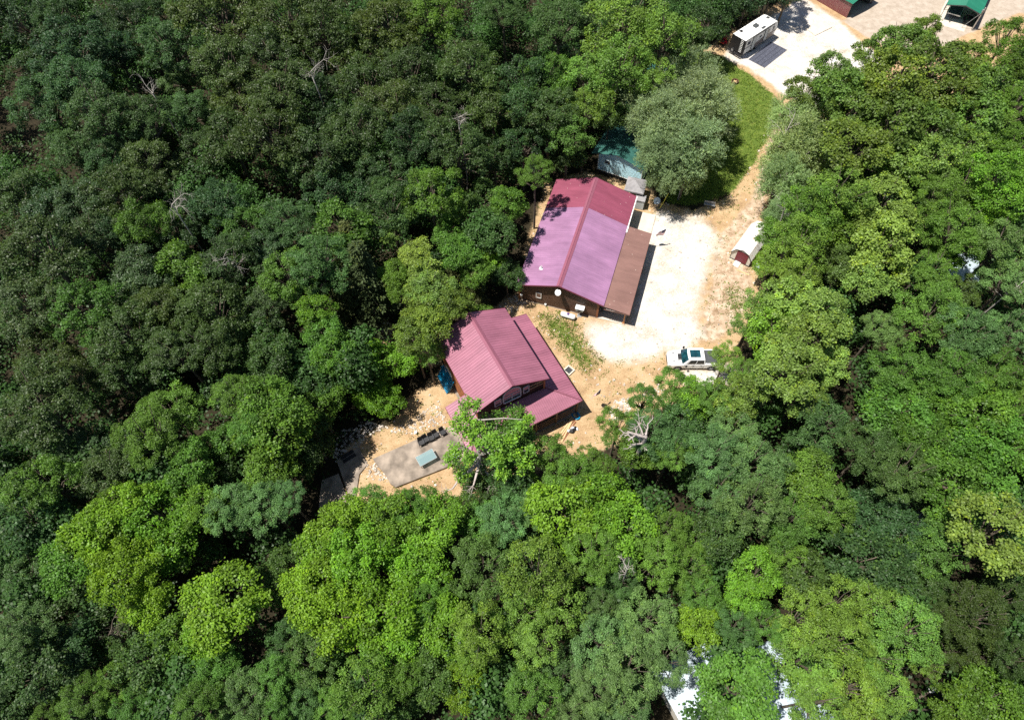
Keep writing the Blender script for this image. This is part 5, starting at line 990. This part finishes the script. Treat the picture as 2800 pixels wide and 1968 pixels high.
# leaf colours by kind; the left wood's dim light is painted into D
TC = dict(D=((.026, .056, .022), 'broad'), E=((.052, .104, .034), 'fine'), O=((.046, .076, .016), 'gloss'), Q=((.044, .080, .036), 'gloss'), G=((.072, .155, .018), 'broad'), B=((.118, .232, .014), 'broad'),
          Y=((.165, .245, .050), 'maple'), P=((.098, .180, .060), 'fine'), M=((.096, .155, .028), 'maple'), L=((.118, .215, .034), 'sparse'), F=((.082, .172, .024), 'fine'), W=((.20, .29, .12), 'willow'), C=((.060, .078, .024), 'cedar'), X=((.032, .055, .014), 'fine'))
WORD = dict(D='dark green', E='dusky blue-green', O='glossy olive', Q='glossy grey-green', G='mid green', B='bright yellow-green', Y='pale yellowish', P='sage green', M='leafy olive-green', L='light green', F='fresh fine-leaved green', W='pale grey-green', C='brown-green feathery', X='very dark olive')
TREES = """
60 40 75 D;150 45 70 E;40 115 65 D;200 130 88 D;285 80 65 D;345 35 60 D;400 110 60 D;460 120 85 E;495 210 60 E;600 55 100 O;605 165 80 O;650 260 80 O;300 160 60 D;115 205 62 D;205 225 82 E;60 265 72 E;140 290 80 E
255 300 78 E;350 300 62 E;410 330 66 E;515 295 66 E;100 365 62 D;190 390 66 E;300 420 62 E;235 470 60 E;400 440 72 O;530 425 62 O;645 395 82 O;345 375 55 D;575 335 60 O
785 50 82 O;880 65 78 O;745 140 72 O;840 140 66 O;1065 50 82 O;1180 45 78 G;1240 100 70 O;1315 60 70 D;1375 30 55 E;960 150 82 O;1065 135 72 O;1000 240 82 O;1130 205 72 O;1300 200 78 O;1345 290 78 O;755 255 82 O;870 280 72 D;960 335 80 O;1080 295 72 O;1185 285 62 O;745 375 88 O
875 420 88 D;1000 400 78 O;1105 375 72 D;1205 335 60 D;1260 420 82 D;1350 430 74 D;1060 470 72 D;930 490 78 D
1420 60 72 D;1535 50 78 E;1510 140 66 E;1455 170 66 D;1700 60 105 L;1815 80 80 L;1700 160 85 L;1440 250 76 D;1500 215 66 G;1500 310 84 D;1600 205 76 L;1605 290 66 L;1555 355 62 L;1785 200 62 L;1765 30 70 M
1430 400 76 D;1462 470 50 F 9.5;1668 315 44 D 7;1545 430 44 D 5
1890 30 66 D;1940 62 46 D 7;1982 22 42 D 5;2045 -12 40 D 5;2110 -22 34 D 4.5;2160 -35 40 D 6;1880 110 46 D
2282 188 58 M;2205 248 50 M 8;2312 228 68 M;2532 78 44 M;2458 122 64 M;2388 155 52 M;2330 300 82 M;2440 215 98 M;2560 175 70 M;2645 180 62 M;2755 100 58 G;2790 185 62 G;2705 235 76 M;2600 265 78 M
2240 305 66 W;2170 325 62 W;2190 430 92 W;2140 500 62 W;2335 400 86 M;2450 330 86 M;2550 350 76 M;2680 320 82 M;2775 290 62 F;2350 480 70 L;2450 440 76 Y;2550 440 76 Y;2640 400 66 M;2740 480 86 B;2645 500 78 F;2790 400 62 G
60 555 78 O;150 570 86 Q;235 540 72 Q;85 640 86 O;170 690 78 O;225 650 62 Q;60 740 76 O;135 745 70 O;325 520 76 O;420 530 66 O;390 605 66 G;465 575 60 D;305 640 62 D;395 735 86 Q;285 790 66 D;230 850 84 G;75 845 82 Q;70 925 72 D;255 930 78 O;150 945 70 O;40 985 66 O;490 650 62 D;600 565 74 D;685 530 66 G;690 625 62 G;600 660 62 G;500 735 66 G;620 725 76 D;425 830 66 O;375 885 76 O;370 955 72 O
520 815 60 O;580 840 90 O;620 900 86 O;480 900 72 O;485 965 66 O;685 810 60 E;690 925 62 D;570 970 66 O;530 560 60 D
735 545 68 D;790 600 70 E;735 660 58 Q;855 570 66 D;935 560 58 G;940 625 60 G;860 660 62 E;880 725 76 E;785 740 68 G;790 810 60 G;860 790 55 E;720 835 60 Q;1000 540 66 D;1085 555 70 D;1175 530 76 G;1050 630 58 D;965 700 76 C;1000 780 82 C;950 830 66 C;1235 560 40 G;1228 630 44 G;1255 690 46 G;1070 640 30 Y;1135 690 50 Y;1165 750 62 Y;1185 800 58 Y;1150 830 52 M;1185 870 66 M;1225 820 56 M;1130 920 56 M
1080 750 36 G;1095 790 34 G;860 855 44 B;880 900 44 G;1320 560 60 D;1385 560 44 G;1345 640 52 D;1345 710 36 B 5;1300 740 40 G;1385 745 40 D 4.5;1245 760 48 C;1300 800 46 C;1305 855 30 G 3;930 920 60 C;990 880 34 C;760 905 58 C;920 970 56 G;955 1020 48 G 5;1060 985 60 B 4;1010 1055 50 B 3.2;1060 1095 46 B 3.2;740 980 56 D;1165 960 46 L 7
50 1050 76 O;140 1045 66 O;145 1110 82 O;225 1030 66 O;295 1035 66 O;100 1185 78 O;25 1180 62 O;420 1020 50 D;370 1150 74 F;420 1215 76 F;480 1110 78 F;560 1180 66 F;225 1215 62 Q;280 1290 72 Q;120 1320 82 G;55 1395 72 D;145 1400 66 D;340 1390 86 B;260 1440 72 B;430 1400 74 B;360 1490 72 B;480 1465 66 B;520 1275 56 G;605 1285 56 D
645 1080 66 F;690 1165 68 F;620 1400 66 P;685 1345 60 P;560 1395 54 G;620 1200 50 G;740 1105 76 G;755 1190 84 G;725 1275 60 G;730 1390 72 P;790 1365 46 P;855 1050 60 D;870 1115 56 G 6;855 1200 54 D 5;815 1255 50 D 5
1010 1385 66 F;1070 1425 66 G;920 1440 66 B;1120 1385 62 F;1180 1430 68 B;1235 1395 50 G;1385 1200 70 G;1390 1285 66 D;1335 1350 60 D;1375 1420 76 P;1310 1430 50 G;1290 1290 40 D
1500 1250 76 F;1565 1310 72 F;1610 1265 56 F;1540 1390 82 B;1630 1385 82 B;1700 1430 76 B;1450 1395 56 P;1780 1150 72 P;1690 1170 60 F;1760 1095 52 F;1850 1065 62 F;1905 1095 56 B;1865 1150 52 D;1950 1075 52 F;2030 1090 66 M;1795 1295 66 P;1750 1235 48 G;1835 1240 56 F;2005 1165 66 P;1955 1240 80 P;2055 1255 80 P;1965 1335 78 P;2055 1375 84 P;1870 1395 66 F;1820 1440 56 F
2135 590 46 W;2122 648 44 G 6;2098 722 32 B 4;2050 885 46 L 6;1992 972 44 L 5;2085 825 50 Y;2040 1015 46 F 6;2270 520 66 L;2215 570 76 G;2265 620 62 G;2340 530 62 L;2420 560 78 Y;2355 645 82 Y;2430 685 86 Y;2375 765 66 Y;2550 540 74 F;2525 625 66 F;2620 620 78 F;2590 690 46 G;2560 740 56 F;2715 525 72 B;2700 590 46 B;2770 610 62 P;2720 660 72 P;2700 730 58 P;2785 700 60 P;2775 800 62 P;2640 790 50 O;2195 660 72 L;2145 700 62 L;2180 760 66 L;2155 830 82 Y;2255 850 78 Y;2200 930 86 Y;2120 895 74 B;2515 805 72 F;2475 870 76 F;2575 865 82 F;2640 850 66 P;2545 940 76 P;2650 930 78 P;2405 895 56 P;2400 965 60 P;2450 990 62 F;2310 720 50 D;2760 900 66 P
2150 1010 82 Y;2250 1000 66 Y;2185 1080 66 M;2230 1140 72 E;2195 1200 60 E;2335 1180 72 E;2400 1045 76 F;2500 1020 84 F;2600 1030 76 F;2705 1030 76 F;2785 1060 66 F;2450 1125 76 G;2560 1110 84 G;2660 1120 78 G;2770 1150 72 F;2405 1205 72 E;2500 1200 84 G;2600 1210 74 G;2700 1205 74 G;2785 1240 66 G;2480 1300 74 E;2400 1290 66 E;2600 1310 74 G;2690 1320 74 G;2340 1280 60 E
2140 1290 48 P;2210 1300 62 G;2250 1385 78 F;2165 1420 74 F;2320 1365 58 F;2345 1440 66 D;2430 1385 66 D;2455 1460 62 D;2605 1420 66 L;2700 1440 82 Y;2785 1425 62 Y;2560 1365 44 D
50 1490 62 D;205 1535 66 G;65 1580 72 E;130 1610 66 D;55 1720 66 P;130 1700 66 D;180 1640 62 D;185 1785 66 D;100 1835 72 D;350 1570 86 B;440 1560 66 B;285 1575 60 B;400 1650 56 B;600 1650 82 B;565 1730 52 B;660 1720 62 B;650 1600 60 B;480 1750 58 G;300 1740 76 D;385 1810 70 D;220 1905 60 F;300 1880 60 F;140 1955 52 F;370 1935 60 F;30 1935 60 D;600 1850 78 F;685 1830 66 P;545 1925 66 F;670 1930 72 P;470 1840 60 D;450 1930 46 G
900 1525 74 B;980 1505 70 B;860 1600 66 B;945 1595 66 B;1100 1495 70 B;1160 1550 66 B;860 1680 66 B;935 1680 66 B;1050 1680 82 B;1130 1720 66 B;1165 1650 56 F;1060 1785 66 B;1110 1840 60 F;1000 1880 78 L;1330 1540 82 E;1275 1610 66 E;1210 1720 66 B;1215 1630 50 F;1310 1720 72 L;1380 1690 66 B;1265 1880 52 B;1290 1800 56 F;790 1755 66 E;850 1820 74 E;745 1850 66 F;840 1905 66 E;915 1930 60 F;755 1935 60 F;1180 1850 56 D;1100 1930 58 D;800 1540 50 D;735 1600 56 D
1455 1560 82 L;1530 1570 62 L;1435 1670 72 L;1530 1665 72 L;1470 1755 62 L;1625 1515 74 F;1715 1500 72 B;1800 1530 76 F;1880 1550 66 F;2020 1520 72 B;2075 1560 52 B;1770 1600 66 E;1700 1580 56 E;1640 1660 56 E;1700 1700 88 P;1640 1780 80 P;1790 1690 72 P;1720 1830 86 P;1620 1880 66 P;1820 1800 66 P;1450 1880 78 F;1540 1850 60 E;1450 1955 60 F;1910 1720 54 B;1920 1620 58 F;2010 1720 52 E;2035 1640 46 B;2090 1700 52 F;2010 1880 76 G;2060 1815 58 G;1985 1950 60 G;1560 1945 60 P;1700 1930 66 P;1970 1450 60 D;1900 1470 56 F
2140 1510 62 F;2200 1565 66 D;2350 1530 76 D;2430 1560 62 D;2290 1480 60 G;2560 1500 70 L;2650 1520 76 Y;2735 1510 66 Y;2550 1600 62 O;2190 1690 72 L;2305 1640 72 L;2420 1660 72 L;2490 1725 78 L;2300 1750 82 L;2200 1800 82 L;2400 1790 76 L;2330 1880 82 L;2235 1915 72 L;2430 1900 58 L;2540 1810 44 L;2590 1680 52 X;2665 1680 78 X;2755 1640 74 X;2700 1790 76 X;2785 1800 66 X;2620 1780 58 X;2610 1930 56 G;2700 1920 68 G;2785 1925 62 G
"""
placed = []
SHX, SHY, _ = PX(41.5, 98.8, 12.0); TREES += ';%f %f 62 D 12' % (SHX, SHY)
for tok in TREES.replace('\n', ';').split(';'):
    if not tok.strip(): continue
    a = tok.split(); x, y, r, k = float(a[0]), float(a[1]), float(a[2]), a[3]; placed.append([x, y, r, k, float(a[4]) if len(a) > 4 else None])
# broadleaf trees past 296 give way where they crowd each other most, deep in the wood (young trees and the clearing's edge stay)
YOUNG = 58
cpx = [PX(p[0], p[1], 8.0)[:2] for p in CLEAR]; cpx = np.array(cpx)
for a in placed:
    a.append(float(inside_dist(np.array([a[0]]), np.array([a[1]]), cpx)[0]) > -190)
def crowding(P):
    best = None
    for i, a in enumerate(P):
        if a[3] in 'CW' or a[2] < YOUNG or a[5]: continue
        d = min(math.hypot(a[0] - b[0], a[1] - b[1]) / (a[2] + b[2]) for b in P if b is not a) + a[2] / 400
        if best is None or d < best[0]: best = (d, i)
    return best[1]
while sum(1 for a in placed if a[3] not in 'CW' and a[2] >= YOUNG) > 294:
    i = crowding(placed); a = placed.pop(i); nb = sorted(placed, key=lambda b: math.hypot(a[0] - b[0], a[1] - b[1]))[:3]
    for b in nb:
        if b[3] == a[3] and b[2] >= YOUNG: w_ = .2; b[0] += (a[0] - b[0]) * w_; b[1] += (a[1] - b[1]) * w_; b[2] *= 1.05
def clears(x, y):        # trunks may stand in no house
    for h in (HR1, HR2):
        if inside_dist(np.array([x]), np.array([y]), h)[0] > -.4: return False
    return True
tree_objs = []
for n, (px, py, r, k, hz_, edge_) in enumerate(placed):
    col, fam = TC[k]; q = random.Random(n * 7 + 3)
    depth = 66.0; zc = 10.0
    for _ in range(3):
        gx_, gy_ = G(px, py, zc); depth = PX(gx_, gy_, zc)[2]; Rw = r * depth / FPX * (1.0 if edge_ else 1.04)
        zc = {'cedar': 4.6, 'willow': 5.6}.get(fam, 5.6 + 1.55 * Rw + {'B': .5, 'Y': 1.0, 'L': 1.0, 'M': .5, 'P': 1.0, 'D': -1.6, 'E': -.4}.get(k, 0)) + (q.uniform(-2.4, 1.8) if k in 'DEOQX' else q.uniform(-1.2, 1.2) if fam not in ('cedar', 'willow') else 0)
        zc = min(zc, 13.5) if hz_ is None else hz_
    gx_, gy_ = G(px, py, zc)
    if fam in ('broad',) and Rw < 2.7: fam = 'small'
    pr = PROTO[fam][q.randrange(len(PROTO[fam]))]; me, tm, R0, zr0, H0 = pr; s = Rw / R0
    sz = s * q.uniform(.9, 1.12); zc = (max(zc, zr0 * sz * .75 + 1.0) if hz_ is None else max(zc, zr0 * sz * .9)) if fam != 'cedar' else zr0 * sz + 1.2
    gx_, gy_ = G(px, py, zc)
    nm = {'cedar': 'cedar_tree', 'willow': 'willow_tree'}.get(fam, 'broadleaf_tree' if r >= YOUNG else 'young_tree')
    t = bpy.data.objects.new(nm, None); COL.objects.link(t); t.location = (gx_, gy_, 0); t.rotation_euler = (0, 0, q.uniform(0, 6.283)); t.empty_display_size = .3
    c = link('crown', me, None, t); c.location = (0, 0, zc); c.scale = (s, s, sz); c.rotation_euler = (q.uniform(-.08, .08), q.uniform(-.08, .08), 0)
    ws = [(math.exp(-((px - b[0]) ** 2 + (py - b[1]) ** 2) / 190 ** 2), TC[b[3]][0]) for b in placed if b[3] not in 'WC']; tw = sum(w_ for w_, _ in ws) + 1e-6
    if k not in 'WC': col = tuple(.60 * col[i] + .40 * sum(w_ * c_q[i] for w_, c_q in ws) / tw for i in range(3))
    f = q.uniform(.86, 1.18); hu = q.uniform(-.12, .12); c.color = (col[0] * f * (1 + hu), col[1] * f, col[2] * f * (1 - hu), 1)
    b = link('trunk', tm, None, t); b.location = (0, 0, zc); b.scale = (s, s, zc / H0 * 1.004)
    if clears(gx_, gy_) is False: b.location = (0, 0, zc)
    tree_objs.append([t, px, py, r, k, fam])
# labels: colour, where in the photo, and which one of its colour there
ROWS = ((250, 'top'), (620, 'upper'), (1000, 'middle'), (1400, 'lower'), (1720, 'low'), (9999, 'bottom')); COLS = ((350, 'far left'), (700, 'left'), (1050, 'centre-left'), (1400, 'inner left'), (1750, 'centre'), (2100, 'inner right'), (2450, 'right'), (9999, 'far right'))
def cell(v, T):
    for a, w_ in T:
        if v < a: return w_
cells = {}
for e in tree_objs: cells.setdefault((cell(e[2], ROWS), cell(e[1], COLS), WORD[e[4]] + {'cedar': ' cedar', 'willow': ' willow'}.get(e[5], ' tree' if e[3] >= YOUNG else ' young tree')), []).append(e)
ORD = ['leftmost', 'second from left', 'third from left', 'fourth from left', 'fifth from left', 'sixth from left', 'seventh from left', 'eighth from left', 'ninth from left', 'tenth from left']
NUM = ['', 'one', 'two', 'three', 'four', 'five', 'six', 'seven', 'eight', 'nine', 'ten', 'eleven', 'twelve']
for (ro, co, wd), L_ in cells.items():
    L_.sort(key=lambda e: e[1])
    for i, e in enumerate(L_):
        where = 'at the %s %s' % (ro, co)
        if len(L_) == 1: lb = 'the only %s %s' % (wd, where)
        elif len(L_) == 2: lb = '%s %s, the %s one of two' % (wd, where, 'left' if i == 0 else 'right')
        else: lb = '%s %s, %s of %s' % (wd, where, ORD[i] if i < len(L_) - 1 else 'rightmost', NUM[len(L_)])
        tag(e[0], lb, 'cedar' if e[5] == 'cedar' else 'tree', {'cedar': 'cedars in the clearing edge', 'willow': 'pale willows by the lawn and track'}.get(e[5], 'broadleaf trees of the forest' if e[3] >= YOUNG else 'young trees between the big crowns'))
# the big willow between the blue house and the lawn: several leafy heads on one visible stem
t = thing('willow_tree', G(1868, 540), 0, 'large many-headed pale willow over the pale blue house, beside the lawn', 'tree'); ox, oy = t.location.x, t.location.y
paths = []; me0, _, R0, zr0, _h = PROTO['willow'][0]; q = np.random.default_rng(5)
for k, (px, py, r, zc, pi) in enumerate(((1875, 225, 78, 6, 0), (1765, 305, 66, 7.5, 1), (1905, 310, 96, 7.5, 0), (1815, 345, 84, 8.5, 1), (1798, 425, 60, 7.5, 0), (1880, 410, 84, 7.5, 1), (1822, 488, 48, 5.5, 0), (1880, 470, 52, 5.0, 1), (1955, 275, 56, 6, 1))):
    x, y = G(px, py, zc); dp = PX(x, y, zc)[2]; s = r * dp / FPX * 1.0 / 4.0; c = link('crown', PROTO['willow'][pi][0], None, t); c.location = (x - ox, y - oy, zc); c.scale = (s, s, s * .95); c.rotation_euler = (0, 0, k * 1.3); c.color = (.19 * (1 + .06 * math.sin(k)), .26, .13, 1)
    p0 = np.array([-1.2, 6.0, 0.0]); p1 = np.array([x - ox, y - oy, zc]); paths.append(([tuple(p0), tuple(p0 * .5 + p1 * .5 + np.array([0, 0, .8])), tuple(p1 + np.array([0, 0, .8]))], [.28, .16, .05], 7))
tubes_mesh('trunk', paths, M['greybark'], t)

# ------------------------------------------------------------------ the ragged oak by the gabled log house, with broken bare limbs
bx, by = G(1343, 1345); t = thing('ragged_oak', (bx, by), 0, 'sparse ragged oak with bare broken limbs standing in front of the gabled log house', 'tree')
q = np.random.default_rng(77); paths = []
def at(px, py, z): x, y = G(px, py, z); return np.array([x - bx, y - by, z])
stem = [np.array([0, 0, 0.]), at(1322, 1290, 4.5), at(1313, 1262, 7.5), at(1312, 1243, 9.0), at(1300, 1205, 11.0), at(1285, 1150, 12.5)]
paths.append(([tuple(p) for p in stem], [.36, .31, .26, .22, .14, .06], 10))
heads = [(1275, 1095, 30, 14), (1262, 1130, 30, 13.5), (1240, 1150, 20, 13), (1298, 1152, 22, 13.5), (1330, 1176, 22, 13), (1275, 1175, 26, 12.5), (1240, 1215, 26, 11.5), (1225, 1240, 20, 11), (1275, 1235, 24, 11.5), (1350, 1195, 36, 13), (1390, 1185, 26, 13), (1360, 1235, 34, 12), (1310, 1195, 22, 12.5), (1415, 1150, 19, 13.5), (1440, 1132, 13, 13.8), (1400, 1220, 26, 12), (1425, 1255, 30, 11), (1370, 1275, 26, 11), (1258, 1285, 24, 8), (1445, 1215, 18, 12), (1300, 1090, 12, 14.2)]
vv = []; tt = []; yy = []
for k, (px, py, r, z) in enumerate(heads):
    c = at(px + 6, py + 16, z); R = .80 * r * PX(c[0] + bx, c[1] + by, z)[2] / FPX; a = stem[3 + (k % 3)]; m_ = a * .45 + c * .55 + q.normal(0, .25, 3) + np.array([0, 0, -.3]); paths.append(([tuple(a), tuple(m_), tuple(c)], [.09, .05, .015], 6))
    S = int(58 * R * R) + 12; sd = unit(q.normal(size=(S, 3)) + np.array([0, 0, .3])); sp = c + sd * (R * q.uniform(.35, 1.12, S))[:, None]; per = 8; j = np.repeat(np.arange(S), per); n = len(j)
    nrm = unit(np.array([0, 0, .8]) + q.normal(0, .45, (n, 3))); tg = unit(np.cross(nrm, q.normal(size=(n, 3)))); ln = .21 * q.uniform(.7, 1.3, n); vv.append(leaves(sp[j] + q.normal(0, .13, (n, 3)), tg + sd[j] * .3, nrm, ln, ln * .33, q))
    tt.append(np.clip(.55 + q.normal(0, .12, S)[j] + q.normal(0, .1, n), 0, 1)); yy.append(((q.random(S) < .35) * q.uniform(.4, 1, S))[j])
o = quads('crown', np.concatenate(vv), np.concatenate(tt), np.concatenate(yy), M['leaf'], t); o.color = (.125, .25, .032, 1)
tubes_mesh('trunk', paths, M['greybark'], t)
limbs = []
for a, pts, r in ((stem[3], [(1330, 1228, 10), (1345, 1205, 11), (1352, 1190, 11.5)], .12), (stem[3], [(1290, 1235, 9.8), (1270, 1220, 10.6), (1255, 1225, 11)], .11), (stem[2], [(1285, 1288, 8), (1262, 1300, 8), (1238, 1335, 7.5), (1222, 1342, 7.3)], .16), (stem[2], [(1302, 1300, 8), (1292, 1335, 7.6)], .17),
                  (stem[2], [(1330, 1292, 8), (1352, 1300, 8.2), (1368, 1290, 8.6)], .11), (stem[2], [(1335, 1300, 7.8), (1345, 1325, 7.6)], .07), (stem[3], [(1312, 1215, 11), (1322, 1195, 12)], .08)):
    P0 = [a] + [at(*p) for p in pts]; n = len(P0); limbs.append(([tuple(p) for p in P0], [r * (1 - .72 * i / (n - 1)) for i in range(n)], 7))
    for w_ in range(3): branching(q, P0[-1] * .7 + P0[-2] * .3, unit(P0[-1] - P0[-2] + q.normal(0, .5, 3)), .9, r * .22, 1, limbs)
tubes_mesh('bare_limb', limbs, M['deadwood'], t)

# ------------------------------------------------------------------ bare snags
def snag(px, py, zt, L_, lean, label, seed, mt='greybark', r=.06, lev=3):
    x, y = G(px, py, zt); t = thing('dead_tree', (x, y), 0, label, 'dead tree'); q = np.random.default_rng(seed); out = []
    out.append(([(0, 0, 0), (q.normal(0, .3), q.normal(0, .3), zt * .5), (0, 0, zt)], [r * 1.4, r * 1.2, r], 8)); n = 5
    for k in range(n): a = lean + (k - 2) * .8; branching(q, (0, 0, zt - .4 * k), unit(np.array([math.cos(a), math.sin(a), .55])), L_ * q.uniform(.35, .75), r * .5, lev - 1, out)
    branching(q, (0, 0, zt), unit(np.array([math.cos(lean), math.sin(lean), .8])), L_ * .7, r * .8, lev - 1, out)
    tubes_mesh('branches', out, M[mt], t); return t
snag(418, 255, 13.2, 2.6, 2.6, 'grey bare snag in the dark gap of the upper left forest', 1)
snag(850, 196, 15.0, 3.2, .3, 'long reddish bare snag in the dark gap at the upper centre-left', 3)
snag(1252, 322, 14.8, 1.8, .0, 'bright white bushy snag beside the olive crown at inner left', 6)
snag(470, 560, 13.8, 2.6, .5, 'wide grey bare snag above a dark gap at middle left', 7)
snag(622, 705, 12.0, 2.4, -.9, 'forked white dead branch over a green understorey crown at left', 8)
snag(1765, 1195, 12.5, 2.6, 2.9, 'thick white antler-like dead limbs over the sage oak right of the rock pile', 12, 'deadwood', .2)
snag(2150, 560, 9.5, 2.4, -1.9, 'long drooping bare branches over the pale willow by the track', 14, 'greybark')
snag(2155, 350, 8.5, 2.6, 1.2, 'upright grey bare stems beside the dirt track at the upper right', 15, 'greybark')
snag(2770, 790, 10, 2.0, .3, 'hooked white dead branch at the right edge below the metal roof', 16)
snag(1715, 1555, 13.0, 1.2, 2.0, 'fine dead branch fan between bright green crowns at the low centre', 17)
snag(300, 1730, 9, 2.4, .7, 'faint grey dead branch in the deep shade at lower left', 18, 'bark')

# ------------------------------------------------------------------ saplings that fill the gaps under the canopy
q = np.random.default_rng(321); n = 2000; X = q.uniform(-95, 100, n); Y = q.uniform(-12, 132, n)
keep = (inside_dist(X, Y, CLEAR) < -2.4) & (inside_dist(X, Y, TOPTAN) < -2) & (inside_dist(X, Y, GRAV2) < -2) & (inside_dist(X, Y, LAWN) < -2) & (inside_dist(X, Y, CLEAR2) < -1) & (inside_dist(X, Y, TRACK) < -2) & (inside_dist(X, Y, SLAB2) < -2) & (inside_dist(X, Y, HR1) < -2)
X, Y = X[keep], Y[keep]; vv = []; tt = []
for x, y in zip(X, Y):
    R = q.uniform(1.2, 2.3); h = q.uniform(2.5, 8.0); S = int(42 * R * R); sd = unit(q.normal(size=(S, 3)) + np.array([0, 0, .4])); sp = np.array([x, y, h]) + sd * (R * q.uniform(.4, 1.15, S))[:, None] * np.array([1, 1, 1.1]); per = 5; j = np.repeat(np.arange(S), per); n = len(j)
    nrm = unit(np.array([0, 0, .8]) + sd[j] * .4 + q.normal(0, .4, (n, 3))); ln = q.uniform(.2, .36, n); vv.append(leaves(sp[j] + q.normal(0, .16, (n, 3)), np.cross(nrm, q.normal(size=(n, 3))), nrm, ln, ln * .36, q)); tt.append(np.clip(.5 + q.normal(0, .15) + q.normal(0, .15, n), 0, 1))
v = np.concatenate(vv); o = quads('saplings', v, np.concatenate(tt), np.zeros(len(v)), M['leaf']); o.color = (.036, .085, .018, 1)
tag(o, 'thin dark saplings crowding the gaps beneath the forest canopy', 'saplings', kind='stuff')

# ------------------------------------------------------------------ undergrowth and the woods beyond the frame
q = np.random.default_rng(123); n = 40000; X = q.uniform(-100, 105, n); Y = q.uniform(-20, 140, n)
keep = (inside_dist(X, Y, CLEAR) < -1.2) & (inside_dist(X, Y, TOPTAN) < -1) & (inside_dist(X, Y, GRAV2) < -1) & (inside_dist(X, Y, LAWN) < -1) & (inside_dist(X, Y, CLEAR2) < 0) & (inside_dist(X, Y, TRACK) < -1) & (inside_dist(X, Y, SLAB2) < -.3) & (vnoise(X, Y, 4, 9) > .25)
X, Y = X[keep], Y[keep]; c = np.stack([X, Y, q.uniform(.3, 2.6, len(X)) * (.4 + vnoise(X, Y, 6, 3))], 1); S = len(c); per = 9; j = np.repeat(np.arange(S), per); n = len(j)
pos = c[j] + q.normal(0, .42, (n, 3)) * np.array([1, 1, .5]); pos[:, 2] = np.maximum(pos[:, 2], .05); nrm = unit(np.array([0, 0, .9]) + q.normal(0, .4, (n, 3))); ln = q.uniform(.2, .42, n)
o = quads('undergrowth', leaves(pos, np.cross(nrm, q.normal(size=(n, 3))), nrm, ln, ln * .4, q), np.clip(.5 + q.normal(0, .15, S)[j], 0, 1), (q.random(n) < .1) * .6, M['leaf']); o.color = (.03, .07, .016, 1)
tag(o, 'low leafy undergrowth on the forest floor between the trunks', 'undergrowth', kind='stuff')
